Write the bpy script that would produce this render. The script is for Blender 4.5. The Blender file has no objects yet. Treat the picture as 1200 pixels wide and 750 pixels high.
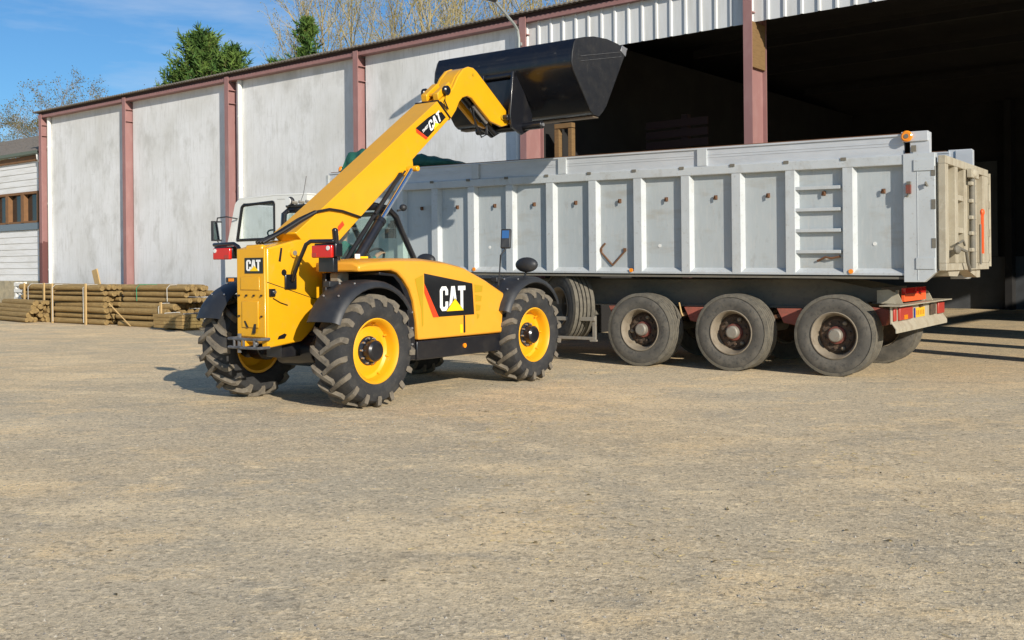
import bpy, bmesh, math, random
from mathutils import Vector, Matrix, noise as mnoise
R = math.radians
rnd = random.Random(7)
scene = bpy.context.scene
COL = scene.collection

# ------------------------------------------------------------------ camera, sky, sun, exposure
cam = bpy.data.cameras.new('camera'); cam_o = bpy.data.objects.new('camera', cam); COL.objects.link(cam_o)
cam.sensor_width = 36; cam.lens = 36.3; cam.shift_y = -0.0525; cam.clip_end = 3000; cam.clip_start = 0.05
cam_o.matrix_world = Matrix.Translation((0, 0, 1.483)) @ Matrix.Rotation(R(90), 4, 'X') @ Matrix.Rotation(-0.01, 4, 'Z')
scene.camera = cam_o
SUN_AZ, SUN_EL = 27.5, 21.5            # light travels to (-sin az, cos az)
world = bpy.data.worlds.new('World'); scene.world = world; world.use_nodes = True
wn = world.node_tree; wn.nodes.clear()
w_out = wn.nodes.new('ShaderNodeOutputWorld'); w_bg = wn.nodes.new('ShaderNodeBackground')
sky = wn.nodes.new('ShaderNodeTexSky'); sky.sky_type = 'NISHITA'; sky.sun_disc = False
sky.sun_elevation = R(SUN_EL); sky.sun_rotation = R(180 - SUN_AZ); sky.air_density = 1.0; sky.dust_density = 0.3; sky.ozone_density = 3.0
tcw = wn.nodes.new('ShaderNodeTexCoord'); mpw = wn.nodes.new('ShaderNodeMapping'); mpw.inputs['Scale'].default_value = (1.6, 1.6, 9)
mpw.inputs['Location'].default_value = (0.24, 0.06, -0.12)
nzw = wn.nodes.new('ShaderNodeTexNoise'); nzw.inputs['Scale'].default_value = 1.3; nzw.inputs['Detail'].default_value = 7; nzw.inputs['Roughness'].default_value = .58
rpw = wn.nodes.new('ShaderNodeValToRGB'); rpw.color_ramp.elements[0].position = .49; rpw.color_ramp.elements[1].position = .80
rpw.color_ramp.elements[1].color = (.75, .75, .75, 1)
mxw = wn.nodes.new('ShaderNodeMix'); mxw.data_type = 'RGBA'; mxw.inputs['B'].default_value = (7.5, 8.0, 8.8, 1)
L = wn.links.new
L(tcw.outputs['Generated'], mpw.inputs['Vector']); L(mpw.outputs[0], nzw.inputs['Vector']); L(nzw.outputs[0], rpw.inputs[0])
tint = wn.nodes.new('ShaderNodeMix'); tint.data_type = 'RGBA'; tint.blend_type = 'MULTIPLY'; tint.inputs['Factor'].default_value = 1; tint.inputs['B'].default_value = (.54, .86, 1.10, 1)
L(sky.outputs[0], tint.inputs['A']); L(rpw.outputs[0], mxw.inputs['Factor']); L(tint.outputs['Result'], mxw.inputs['A']); L(mxw.outputs['Result'], w_bg.inputs[0])
L(w_bg.outputs[0], w_out.inputs[0]); w_bg.inputs[1].default_value = 0.075
sun = bpy.data.lights.new('sun', 'SUN'); sun_o = bpy.data.objects.new('sun', sun); COL.objects.link(sun_o)
sun.energy = 4.0; sun.angle = R(.5); sun.color = (1, .92, .80)
d = Vector((-math.sin(R(SUN_AZ)) * math.cos(R(SUN_EL)), math.cos(R(SUN_AZ)) * math.cos(R(SUN_EL)), -math.sin(R(SUN_EL))))
sun_o.rotation_euler = d.to_track_quat('-Z', 'Y').to_euler()
scene.view_settings.view_transform = 'Standard'; scene.view_settings.look = 'None'; scene.view_settings.gamma = 1
scene.view_settings.exposure = 0.42

# ------------------------------------------------------------------ materials
MATS = {}
def mat(name, col, rough=.6, metal=0., layers=(), bump=None, coat=0., trans=0., emis=None, spec=None, bumps=()):
    """layers: (scale, (sx,sy,sz), colour, ramp lo, ramp hi, amount, detail)"""
    m = bpy.data.materials.new(name); m.use_nodes = True; nt = m.node_tree
    b = nt.nodes['Principled BSDF']; b.inputs['Base Color'].default_value = (*col, 1)
    b.inputs['Roughness'].default_value = rough; b.inputs['Metallic'].default_value = metal
    b.inputs['Coat Weight'].default_value = coat; b.inputs['Coat Roughness'].default_value = .12
    if spec is not None: b.inputs['Specular IOR Level'].default_value = spec
    tc = nt.nodes.new('ShaderNodeTexCoord'); prev = None
    for i, (sc, st, c2, lo, hi, amt, det) in enumerate(layers):
        mp = nt.nodes.new('ShaderNodeMapping'); mp.inputs['Scale'].default_value = st; mp.inputs['Location'].default_value = (i * 3.7, i * 1.3, i * 2.1)
        nz = nt.nodes.new('ShaderNodeTexNoise'); nz.inputs['Scale'].default_value = sc; nz.inputs['Detail'].default_value = det; nz.inputs['Roughness'].default_value = .62
        rp = nt.nodes.new('ShaderNodeMapRange'); rp.inputs[1].default_value = lo; rp.inputs[2].default_value = hi; rp.inputs[4].default_value = amt
        mx = nt.nodes.new('ShaderNodeMix'); mx.data_type = 'RGBA'; mx.inputs['B'].default_value = (*c2, 1)
        nt.links.new(tc.outputs['Object'], mp.inputs[0]); nt.links.new(mp.outputs[0], nz.inputs[0]); nt.links.new(nz.outputs[0], rp.inputs[0]); nt.links.new(rp.outputs[0], mx.inputs['Factor'])
        if prev is None: mx.inputs['A'].default_value = (*col, 1)
        else: nt.links.new(prev, mx.inputs['A'])
        prev = mx.outputs['Result']
    if prev is not None: nt.links.new(prev, b.inputs['Base Color'])
    bl = list(bumps) + ([bump] if bump else []); pn = None
    for (sc, strn, dist, *st) in bl:
        nz = nt.nodes.new('ShaderNodeTexNoise'); nz.inputs['Scale'].default_value = sc; nz.inputs['Detail'].default_value = 5
        if st:
            mp = nt.nodes.new('ShaderNodeMapping'); mp.inputs['Scale'].default_value = st[0]
            nt.links.new(tc.outputs['Object'], mp.inputs[0]); nt.links.new(mp.outputs[0], nz.inputs[0])
        else: nt.links.new(tc.outputs['Object'], nz.inputs[0])
        bp = nt.nodes.new('ShaderNodeBump'); bp.inputs['Strength'].default_value = strn; bp.inputs['Distance'].default_value = dist
        nt.links.new(nz.outputs[0], bp.inputs['Height'])
        if pn is not None: nt.links.new(pn, bp.inputs['Normal'])
        pn = bp.outputs[0]
    if pn is not None: nt.links.new(pn, b.inputs['Normal'])
    if emis: b.inputs['Emission Color'].default_value = (*emis[0], 1); b.inputs['Emission Strength'].default_value = emis[1]
    if trans:
        b.inputs['Transmission Weight'].default_value = trans
    MATS[name] = m; return m
I1 = (1, 1, 1)
mat('yellow_paint', (.78, .385, .008), .34, coat=.35, layers=[(3, I1, (.70, .345, .008), .45, .75, .6, 4), (6, I1, (.52, .34, .10), .58, .78, .35, 7), (45, (1, 1, .4), (.45, .30, .12), .66, .78, .4, 4)], bumps=[(2.2, .10, .03), (60, .02, .004)])
mat('yellow_hood', (.82, .37, .030), .36, coat=.3, layers=[(3, I1, (.76, .335, .027), .45, .75, .6, 4), (6, I1, (.60, .36, .11), .60, .78, .30, 7), (45, (1, 1, .4), (.45, .30, .12), .68, .78, .4, 4)], bumps=[(1.6, .08, .03), (60, .02, .004)])
mat('yellow_dark', (.48, .30, .01), .5)
mat('yellow_wheel', (.80, .39, .008), .4, coat=.2, layers=[(14, I1, (.55, .33, .06), .55, .8, .5, 4)])
mat('black_paint', (.009, .010, .014), .3, coat=.35, layers=[(5, I1, (.035, .032, .03), .5, .8, .7, 5)], bump=(40, .03, .004))
mat('black_bucket', (.006, .007, .011), .27, coat=.4, layers=[(4, I1, (.02, .018, .016), .5, .75, .7, 6), (9, (1, .25, 1), (.05, .046, .04), .62, .74, .6, 7), (60, (1, .12, 1), (.2, .19, .17), .68, .76, .55, 3)], bump=(5, .06, .01))
mat('black_worn', (.014, .015, .018), .45, layers=[(5, I1, (.03, .029, .028), .45, .7, .8, 6), (14, (1, 1, .4), (.06, .057, .052), .60, .74, .5, 6), (70, (.3, 1, 1), (.26, .25, .23), .68, .76, .5, 3)], bump=(8, .08, .01))
mat('black_plastic', (.022, .024, .028), .5, layers=[(6, I1, (.05, .05, .048), .5, .8, .8, 4)], bump=(120, .05, .003))
mat('rubber', (.024, .024, .025), .82, layers=[(5, I1, (.075, .07, .06), .48, .8, .8, 5), (40, I1, (.09, .08, .07), .58, .75, .4, 3)], bump=(50, .12, .004))
mat('rubber_dusty', (.17, .145, .11), .9, layers=[(9, I1, (.07, .062, .052), .45, .7, .85, 5), (40, I1, (.26, .22, .16), .55, .75, .6, 3)], bump=(40, .25, .008))
mat('truck_rubber', (.085, .079, .068), .85, layers=[(7, I1, (.15, .135, .11), .42, .72, .85, 5), (25, I1, (.03, .03, .03), .55, .7, .6, 3)], bump=(60, .15, .004))
mat('truck_tread', (.15, .135, .105), .9, layers=[(12, I1, (.07, .065, .055), .45, .7, .9, 5)], bump=(50, .2, .005))
mat('rim_dusty', (.25, .21, .155), .75, .1, layers=[(8, I1, (.13, .095, .06), .45, .75, .8, 5)])
mat('rim_inner', (.07, .05, .035), .8, .1, layers=[(16, I1, (.17, .10, .06), .45, .7, .8, 5)])
mat('hub_grey', (.26, .24, .20), .6, .2, layers=[(20, I1, (.2, .12, .08), .5, .8, .7, 4)])
mat('hub_red', (.19, .045, .032), .8, layers=[(25, I1, (.12, .07, .05), .4, .7, .8, 4)])
mat('steel', (.55, .55, .56), .4, .8)
mat('steel_worn', (.16, .16, .165), .5, .3, layers=[(9, I1, (.05, .05, .05), .4, .7, .9, 5)])
mat('chrome', (.85, .86, .9), .1, 1.0)
mat('white_decal', (.86, .86, .84), .4)
mat('red_decal', (.85, .06, .015), .4)
mat('yellow_decal', (.95, .62, .01), .4)
mat('decal_black', (.012, .013, .015), .16, coat=.5)
mat('red_lens', (.62, .018, .012), .18, coat=.6)
mat('red_lens_old', (.42, .05, .035), .35)
mat('amber_lens', (.9, .28, .01), .22, coat=.5)
mat('white_lens', (.75, .75, .72), .2, coat=.5)
mat('glass', (.75, .87, .82), .02, trans=.0)
def glassmat(name, tint, opa, rough=.02):
    m = bpy.data.materials.new(name); m.use_nodes = True; nt = m.node_tree; nt.nodes.clear()
    o = nt.nodes.new('ShaderNodeOutputMaterial'); t = nt.nodes.new('ShaderNodeBsdfTransparent'); g = nt.nodes.new('ShaderNodeBsdfGlossy'); f = nt.nodes.new('ShaderNodeFresnel'); mx = nt.nodes.new('ShaderNodeMixShader')
    ad = nt.nodes.new('ShaderNodeMath'); ad.operation = 'ADD'; ad.inputs[1].default_value = opa; ad.use_clamp = True
    t.inputs[0].default_value = (*tint, 1); g.inputs[1].default_value = rough
    ge = nt.nodes.new('ShaderNodeNewGeometry'); io = nt.nodes.new('ShaderNodeMapRange'); io.inputs[3].default_value = 1.45; io.inputs[4].default_value = 1 / 1.45
    nt.links.new(ge.outputs['Backfacing'], io.inputs[0]); nt.links.new(io.outputs[0], f.inputs[0])
    nt.links.new(f.outputs[0], ad.inputs[0]); nt.links.new(ad.outputs[0], mx.inputs[0]); nt.links.new(t.outputs[0], mx.inputs[1]); nt.links.new(g.outputs[0], mx.inputs[2]); nt.links.new(mx.outputs[0], o.inputs[0])
    MATS[name] = m
glassmat('cab_glass', (.90, .96, .93), .03); glassmat('clear_glass', (.96, .98, .97), .01)
mat('mirror_glass', (.85, .88, .92), .03, 1.0)
mat('seat_cloth', (.03, .03, .035), .9)
mat('green_shirt', (.02, .20, .17), .85, bump=(30, .3, .01)); mat('dark_trousers', (.03, .035, .05), .9); mat('skin', (.62, .34, .24), .55); mat('hair', (.06, .04, .03), .8)
mat('truck_white', (.72, .72, .68), .35, coat=.25, layers=[(2, I1, (.6, .59, .53), .5, .8, .5, 4)])
mat('alu', (.46, .50, .51), .45, .12, layers=[(2.2, (1, 1, .35), (.40, .435, .44), .42, .7, .8, 5), (5, (6, 1, .8), (.56, .56, .54), .5, .75, .55, 4), (1.4, (1, 1, 3), (.36, .33, .27), .54, .74, .6, 6), (7, (1.5, 1, .5), (.33, .33, .32), .60, .76, .55, 6), (30, (1, 1, .25), (.28, .25, .2), .66, .78, .5, 3)], bump=(3, .06, .03), spec=.5)
mat('alu_rib', (.53, .56, .57), .45, .12, layers=[(3, (1, 1, .5), (.44, .46, .46), .45, .75, .7, 4), (5, (1, 1, .6), (.36, .34, .29), .56, .76, .6, 6), (22, I1, (.30, .28, .24), .60, .78, .6, 4)], bump=(20, .03, .004))
mat('alu_rail', (.58, .60, .62), .40, .2, layers=[(1.6, (1, 1, 4), (.49, .51, .53), .42, .66, .8, 5), (9, (1, 1, 6), (.64, .64, .62), .6, .75, .6, 4), (20, (.5, 1, 3), (.3, .3, .3), .66, .8, .5, 4)], bump=(4, .05, .02))
mat('tan_dust_metal', (.42, .38, .29), .75, .1, layers=[(6, (1, 1, .5), (.29, .24, .165), .45, .75, .8, 5), (18, I1, (.56, .52, .43), .55, .8, .5, 4)], bump=(20, .06, .006))
mat('chassis_grey', (.16, .15, .125), .7, .1, layers=[(3, (1, 1, 2), (.25, .22, .16), .45, .75, .7, 5), (14, I1, (.08, .07, .06), .55, .8, .5, 4)], bump=(20, .05, .005))
mat('rust', (.16, .075, .035), .85, layers=[(20, I1, (.09, .05, .03), .45, .7, .8, 4)])
mat('red_primer', (.36, .10, .07), .8, layers=[(12, I1, (.2, .09, .06), .45, .7, .7, 4)])
mat('orange_plate', (.85, .12, .03), .5); mat('plate_yellow', (.80, .45, .03), .5); mat('plate_mark', (.45, .16, .01), .6); mat('plate_blue', (.02, .05, .3), .5)
mat('tarp_green', (.012, .10, .07), .7, layers=[(8, I1, (.02, .15, .105), .45, .7, .8, 4)], bump=(14, .5, .03))
mat('pink_steel', (.30, .155, .145), .6, layers=[(5, (1, 1, .5), (.36, .21, .195), .45, .75, .7, 4), (30, I1, (.28, .08, .04), .68, .8, .7, 3)], bump=(40, .04, .003))
mat('brown_primer', (.16, .065, .055), .7, layers=[(4, I1, (.21, .09, .08), .45, .7, .6, 4)])
mat('fascia_dark', (.05, .024, .022), .8)  # dark tone stands in for the shadow line below the roof edge
mat('roof_fibre', (.22, .19, .155), .95, layers=[(2, (1, 3, 1), (.15, .135, .115), .45, .7, .8, 5), (25, I1, (.3, .28, .2), .6, .75, .6, 4)], bump=(9, .3, .03))
mat('concrete_wall', (.77, .78, .785), .9, layers=[(7, (3.2, 1, .09), (.60, .605, .60), .52, .72, .5, 6), (.55, (1, 1, .8), (.60, .60, .57), .42, .66, .8, 5), (5, (2.6, 1, .22), (.52, .52, .49), .54, .74, .55, 7), (1.3, (1.2, 1, .8), (.50, .50, .475), .52, .68, .7, 7), (14, (2.5, 1, .22), (.40, .40, .385), .58, .74, .55, 6), (4, (.35, 1, 3.5), (.58, .58, .55), .60, .74, .4, 6), (30, I1, (.5, .5, .47), .6, .75, .3, 3)], bump=(14, .12, .01))
mat('trim_white', (.76, .75, .70), .6, layers=[(6, (1, 1, .2), (.6, .58, .52), .5, .75, .6, 4)])
mat('cladding', (.66, .67, .665), .55, layers=[(3, (3, 1, .3), (.54, .53, .49), .45, .75, .7, 5), (25, I1, (.35, .25, .15), .7, .8, .6, 3)])
mat('dark_wall', (.016, .015, .015), .95, layers=[(1.5, I1, (.028, .026, .024), .45, .7, .7, 4)])  # near-black so the barn interior's shade is carried by the colour
mat('barn_concrete', (.075, .082, .09), .95, layers=[(1.2, I1, (.05, .053, .057), .45, .7, .8, 5)])  # concrete tone darkened to match the shaded interior
mat('timber', (.21, .125, .05), .85, layers=[(6, (1, 1, 6), (.14, .08, .03), .45, .7, .7, 4)], bump=(20, .2, .006))
mat('timber_pale', (.55, .38, .17), .85, layers=[(5, (6, 6, 1), (.42, .27, .11), .45, .7, .7, 4)])
mat('pole_wood', (.34, .225, .085), .9, layers=[(4, (.6, 8, 8), (.19, .12, .042), .42, .7, .8, 5), (10, I1, (.47, .34, .14), .52, .75, .7, 4)], bump=(12, .3, .01, (.5, 5, 5)))
mat('pole_end', (.36, .25, .10), .95, layers=[(5, I1, (.12, .075, .03), .40, .6, .9, 4)])
mat('strap_white', (.55, .55, .52), .5); mat('strap_green', (.03, .3, .16), .5)
mat('board_white', (.76, .765, .76), .7, layers=[(3, (.4, 1, 3), (.58, .57, .53), .45, .75, .7, 5)], bump=(10, .1, .006))
mat('window_brown', (.22, .11, .045), .7, layers=[(6, I1, (.14, .07, .03), .45, .7, .6, 4)])
mat('pane_dark', (.012, .013, .014), .12, coat=.3)
mat('sill_blue', (.16, .21, .25), .7)
mat('stone_base', (.42, .36, .24), .95, layers=[(3, I1, (.28, .25, .18), .4, .65, .9, 5), (14, I1, (.55, .48, .34), .55, .75, .6, 4)], bump=(7, .5, .04))
mat('roof_tile', (.24, .21, .18), .95, layers=[(5, (1, 4, 1), (.16, .14, .12), .45, .7, .8, 5)], bump=(12, .4, .03))
mat('gutter_green', (.14, .18, .15), .7)
mat('lamp_metal', (.42, .45, .43), .5, .4); mat('lamp_dark', (.09, .08, .07), .6)
mat('bark', (.26, .20, .12), .95, layers=[(8, (1, 1, .3), (.11, .085, .055), .45, .7, .8, 4)])
mat('bark_pale', (.40, .33, .17), .95, layers=[(8, (1, 1, .3), (.2, .15, .09), .45, .7, .8, 4)])
mat('leaf_sparse', (.24, .22, .05), .8); mat('leaf_olive', (.11, .105, .035), .8)
mat('conifer', (.055, .125, .02), .85, layers=[(.9, I1, (.13, .20, .03), .42, .60, .9, 3), (5, I1, (.03, .07, .015), .5, .7, .7, 3)])
mat('straw', (.62, .48, .20), .9, layers=[(9, I1, (.35, .25, .1), .4, .65, .9, 3)]); mat('litter', (.10, .075, .03), .95); mat('pebble', (.42, .38, .31), .95, layers=[(30, I1, (.12, .11, .1), .4, .6, .9, 2)])
mat('cable', (.01, .01, .011), .45)
mat('bucket_edge', (.22, .17, .12), .6, .5, layers=[(20, I1, (.1, .08, .06), .45, .7, .8, 4)])

# ground: one material, dusty hard-standing with gravel speckle
def ground_material():
    m = bpy.data.materials.new('dusty_hardstanding'); m.use_nodes = True; nt = m.node_tree; b = nt.nodes['Principled BSDF']; b.inputs['Roughness'].default_value = .95; b.inputs['Specular IOR Level'].default_value = .25
    tc = nt.nodes.new('ShaderNodeTexCoord')
    def nz(scale, det=5, rough=.6, st=(1, 1, 1), loc=(0, 0, 0), rot=0):
        mp = nt.nodes.new('ShaderNodeMapping'); mp.inputs['Scale'].default_value = st; mp.inputs['Location'].default_value = loc; mp.inputs['Rotation'].default_value = (0, 0, rot)
        n = nt.nodes.new('ShaderNodeTexNoise'); n.inputs['Scale'].default_value = scale; n.inputs['Detail'].default_value = det; n.inputs['Roughness'].default_value = rough
        nt.links.new(tc.outputs['Object'], mp.inputs[0]); nt.links.new(mp.outputs[0], n.inputs[0]); return n.outputs[0]
    def rg(src, lo, hi, a=0., bb=1.):
        r = nt.nodes.new('ShaderNodeMapRange'); r.inputs[1].default_value = lo; r.inputs[2].default_value = hi; r.inputs[3].default_value = a; r.inputs[4].default_value = bb; nt.links.new(src, r.inputs[0]); return r.outputs[0]
    def mix(f, A, B, mode='MIX'):
        x = nt.nodes.new('ShaderNodeMix'); x.data_type = 'RGBA'; x.blend_type = mode
        if isinstance(f, float): x.inputs['Factor'].default_value = f
        else: nt.links.new(f, x.inputs['Factor'])
        for k, v in (('A', A), ('B', B)):
            if isinstance(v, tuple): x.inputs[k].default_value = (*v, 1)
            else: nt.links.new(v, x.inputs[k])
        return x.outputs['Result']
    c = mix(rg(nz(.16, 4, .6), .40, .60), (.48, .445, .37), (.57, .48, .34))
    c = mix(rg(nz(.10, 3, .5, loc=(2, 6, 0)), .46, .60, 0, .55), c, (.40, .375, .31))
    c = mix(rg(nz(.8, 7, .72, (1, 1.5, 1), (3, 9, 0)), .52, .64, 0, .80), c, (.74, .60, .39))
    c = mix(rg(nz(1.1, 7, .74, (1, 1.4, 1), (13, 2, 0), .6), .53, .64, 0, .75), c, (.35, .335, .295))
    c = mix(rg(nz(.33, 6, .7, (1, 1.9, 1), (31, 12, 0), .2), .52, .64, 0, .50), c, (.80, .68, .48))
    for (cx, cy, rad, wd, col_, am) in ((-9.0, 2.0, 11.2, .20, (.80, .70, .52), .50), (-9.0, 2.0, 13.1, .20, (.80, .70, .52), .45), (14.0, -6.0, 16.5, .22, (.33, .30, .245), .45), (14.0, -6.0, 18.4, .22, (.33, .30, .245), .40), (-3.0, 40.0, 31.5, .24, (.33, .30, .245), .40), (-3.0, 40.0, 33.5, .24, (.85, .74, .54), .40)):
        ds = nt.nodes.new('ShaderNodeVectorMath'); ds.operation = 'DISTANCE'; ds.inputs[1].default_value = (cx, cy, 0); nt.links.new(tc.outputs['Object'], ds.inputs[0])
        m1 = nt.nodes.new('ShaderNodeMath'); m1.operation = 'SUBTRACT'; m1.inputs[1].default_value = rad; nt.links.new(ds.outputs['Value'], m1.inputs[0])
        m2 = nt.nodes.new('ShaderNodeMath'); m2.operation = 'ABSOLUTE'; nt.links.new(m1.outputs[0], m2.inputs[0])
        bd = rg(m2.outputs[0], wd, wd * .35, 0, am)
        m3 = nt.nodes.new('ShaderNodeMath'); m3.operation = 'MULTIPLY'; nt.links.new(bd, m3.inputs[0]); nt.links.new(rg(nz(1.7, 6, .75, loc=(cx, rad, 0)), .44, .60), m3.inputs[1])
        c = mix(m3.outputs[0], c, col_)
    c = mix(rg(nz(3.0, 7, .75, (1, 1.7, 1), (1, 22, 0)), .57, .66, 0, .80), c, (.86, .73, .50))
    c = mix(rg(nz(4.2, 7, .75, (1, 2.0, 1), (41, 7, 0), .3), .59, .68, 0, .65), c, (.22, .18, .12))
    c = mix(rg(nz(13, 6, .8, (1, 1.3, 1), (3, 31, 0)), .54, .64, 0, .40), c, (.28, .255, .20))
    c = mix(rg(nz(10, 6, .8, (1, 1.6, 1), (23, 3, 0)), .555, .65, 0, .45), c, (.90, .78, .57))
    c = mix(rg(nz(34, 5, .85, loc=(7, 2, 0)), .53, .62, 0, .70), c, (.15, .135, .11))
    c = mix(rg(nz(46, 5, .85, loc=(17, 5, 0)), .55, .64, 0, .60), c, (.95, .86, .68))
    sp = nz(90, 3, .8); c = mix(rg(sp, .55, .63, 0, .65), c, (.10, .09, .075))
    vo = nt.nodes.new('ShaderNodeTexVoronoi'); vo.inputs['Scale'].default_value = 42; nt.links.new(tc.outputs['Object'], vo.inputs['Vector'])
    bw = nt.nodes.new('ShaderNodeSeparateColor'); nt.links.new(vo.outputs['Color'], bw.inputs[0])
    c = mix(rg(bw.outputs[0], .80, .95, 0, .5), c, (.17, .155, .13))
    c = mix(rg(bw.outputs[1], .82, .97, 0, .4), c, (.85, .76, .60))
    c = mix(1.0, c, (1.34, 1.21, 1.0), 'MULTIPLY')
    nt.links.new(c, b.inputs['Base Color'])
    pn = None
    for src, s, dd in ((nz(1.1, 5), .35, .05), (nz(60, 4, .7), .6, .010), (vo.outputs['Distance'], .2, .006)):
        bp = nt.nodes.new('ShaderNodeBump'); bp.inputs['Strength'].default_value = s; bp.inputs['Distance'].default_value = dd; nt.links.new(src, bp.inputs['Height'])
        if pn: nt.links.new(pn, bp.inputs['Normal'])
        pn = bp.outputs[0]
    nt.links.new(pn, b.inputs['Normal']); MATS['ground'] = m
ground_material()
def painted_base_column():
    m = MATS['pink_steel'].copy(); m.name = 'pink_steel_repainted_base'; nt = m.node_tree; b = nt.nodes['Principled BSDF']
    lk = b.inputs['Base Color'].links[0]; src = lk.from_socket
    tc = nt.nodes.new('ShaderNodeTexCoord'); sx = nt.nodes.new('ShaderNodeSeparateXYZ'); nt.links.new(tc.outputs['Object'], sx.inputs[0])
    n = nt.nodes.new('ShaderNodeTexNoise'); n.inputs['Scale'].default_value = 9; nt.links.new(tc.outputs['Object'], n.inputs[0])
    ma = nt.nodes.new('ShaderNodeMath'); ma.operation = 'MULTIPLY_ADD'; ma.inputs[1].default_value = .35; nt.links.new(n.outputs[0], ma.inputs[0]); nt.links.new(sx.outputs[2], ma.inputs[2])
    r = nt.nodes.new('ShaderNodeMapRange'); r.inputs[1].default_value = 2.60; r.inputs[2].default_value = 2.57; nt.links.new(ma.outputs[0], r.inputs[0])
    mx = nt.nodes.new('ShaderNodeMix'); mx.data_type = 'RGBA'; mx.inputs['B'].default_value = (.15, .06, .055, 1); nt.links.new(r.outputs[0], mx.inputs['Factor']); nt.links.new(src, mx.inputs['A']); nt.links.new(mx.outputs['Result'], b.inputs['Base Color'])
    MATS['pink_base'] = m
painted_base_column()

# ------------------------------------------------------------------ mesh helpers
IDM = lambda a, b, c: (a, b, c)
class MB:
    def __init__(s, f=IDM): s.v = []; s.fc = []; s.mi = []; s.f = f; s.m = 0
    def add(s, vs, fs):
        o = len(s.v); s.v += [s.f(*p) for p in vs]
        for q in fs: s.fc.append([i + o for i in q]); s.mi.append(s.m)
        return s
    def box(s, x0, x1, y0, y1, z0, z1):
        return s.add([(x, y, z) for x in (x0, x1) for y in (y0, y1) for z in (z0, z1)], [(0, 1, 3, 2), (4, 6, 7, 5), (0, 4, 5, 1), (2, 3, 7, 6), (0, 2, 6, 4), (1, 5, 7, 3)])
    def prism(s, pts, d0, d1, ax='y'):
        """polygon pts in the two other axes, extruded along ax"""
        mk = {'y': lambda p, d: (p[0], d, p[1]), 'x': lambda p, d: (d, p[0], p[1]), 'z': lambda p, d: (p[0], p[1], d)}[ax]
        n = len(pts); vs = [mk(p, d0) for p in pts] + [mk(p, d1) for p in pts]
        return s.add(vs, [tuple(range(n))[::-1], tuple(range(n, 2 * n))] + [(i, (i + 1) % n, n + (i + 1) % n, n + i) for i in range(n)])
    def strip(s, line, th, d0, d1, ax='y'):
        """thick sheet following an open polyline, extruded along ax"""
        n = len(line); off = []
        for i in range(n):
            a = Vector(line[max(i - 1, 0)]); b = Vector(line[min(i + 1, n - 1)]); t = (b - a).normalized(); off.append((line[i][0] - t.y * th, line[i][1] + t.x * th))
        mk = {'y': lambda p, d: (p[0], d, p[1]), 'x': lambda p, d: (d, p[0], p[1]), 'z': lambda p, d: (p[0], p[1], d)}[ax]
        vs = [mk(p, d0) for p in line] + [mk(p, d0) for p in off] + [mk(p, d1) for p in line] + [mk(p, d1) for p in off]
        fs = []
        for i in range(n - 1):
            fs += [(i, i + 1, n + i + 1, n + i), (2 * n + i, 3 * n + i, 3 * n + i + 1, 2 * n + i + 1), (i, 2 * n + i, 2 * n + i + 1, i + 1), (n + i, n + i + 1, 3 * n + i + 1, 3 * n + i)]
        fs += [(0, n, 3 * n, 2 * n), (n - 1, 3 * n - 1, 4 * n - 1, 2 * n - 1)][:1] + [(n - 1, 3 * n - 1, 4 * n - 1, 2 * n - 1)]
        return s.add(vs, fs)
    def cyl(s, p0, p1, r, n=14, r1=None):
        return s.tube([p0, p1], [r, r if r1 is None else r1], n)
    def tube(s, path, r, n=8):
        P = [Vector(p) for p in path]; k = len(P); rr = r if isinstance(r, (list, tuple)) else [r] * k
        t = (P[1] - P[0]).normalized(); up = Vector((0, 0, 1)) if abs(t.z) < .9 else Vector((1, 0, 0)); vs = []
        for i in range(k):
            t = (P[min(i + 1, k - 1)] - P[max(i - 1, 0)]).normalized(); a = t.cross(up).normalized(); b = a.cross(t).normalized()
            vs += [tuple(P[i] + (a * math.cos(2 * math.pi * j / n) + b * math.sin(2 * math.pi * j / n)) * rr[i]) for j in range(n)]
        fs = [(i * n + j, i * n + (j + 1) % n, (i + 1) * n + (j + 1) % n, (i + 1) * n + j) for i in range(k - 1) for j in range(n)]
        return s.add(vs, fs + [tuple(range(n))[::-1], tuple(range((k - 1) * n, k * n))])
    def lathe(s, prof, cx, cz, n=48, cap=False):
        """profile (y, radius) spun about the y axis through (cx, cz); closed ring when cap is False"""
        k = len(prof); vs = []
        for j in range(n):
            a = 2 * math.pi * j / n; vs += [(cx + r * math.cos(a), y, cz + r * math.sin(a)) for y, r in prof]
        fs = []
        for j in range(n):
            j2 = (j + 1) % n
            for i in range(k - 1 if cap else k): i2 = (i + 1) % k; fs.append((j * k + i, j * k + i2, j2 * k + i2, j2 * k + i))
        if cap: fs += [tuple(j * k for j in range(n)), tuple(j * k + k - 1 for j in range(n))[::-1]]
        return s.add(vs, fs)
    def ball(s, c, rx, ry, rz, n=14, k=8):
        vs = [(c[0], c[1], c[2] - rz)]; 
        for i in range(1, k):
            t = math.pi * i / k - math.pi / 2
            vs += [(c[0] + rx * math.cos(t) * math.cos(2 * math.pi * j / n), c[1] + ry * math.cos(t) * math.sin(2 * math.pi * j / n), c[2] + rz * math.sin(t)) for j in range(n)]
        vs.append((c[0], c[1], c[2] + rz)); fs = [(0, 1 + (j + 1) % n, 1 + j) for j in range(n)]
        for i in range(k - 2): fs += [(1 + i * n + j, 1 + i * n + (j + 1) % n, 1 + (i + 1) * n + (j + 1) % n, 1 + (i + 1) * n + j) for j in range(n)]
        e = len(vs) - 1; return s.add(vs, fs + [(e, 1 + (k - 2) * n + j, 1 + (k - 2) * n + (j + 1) % n) for j in range(n)])
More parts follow.
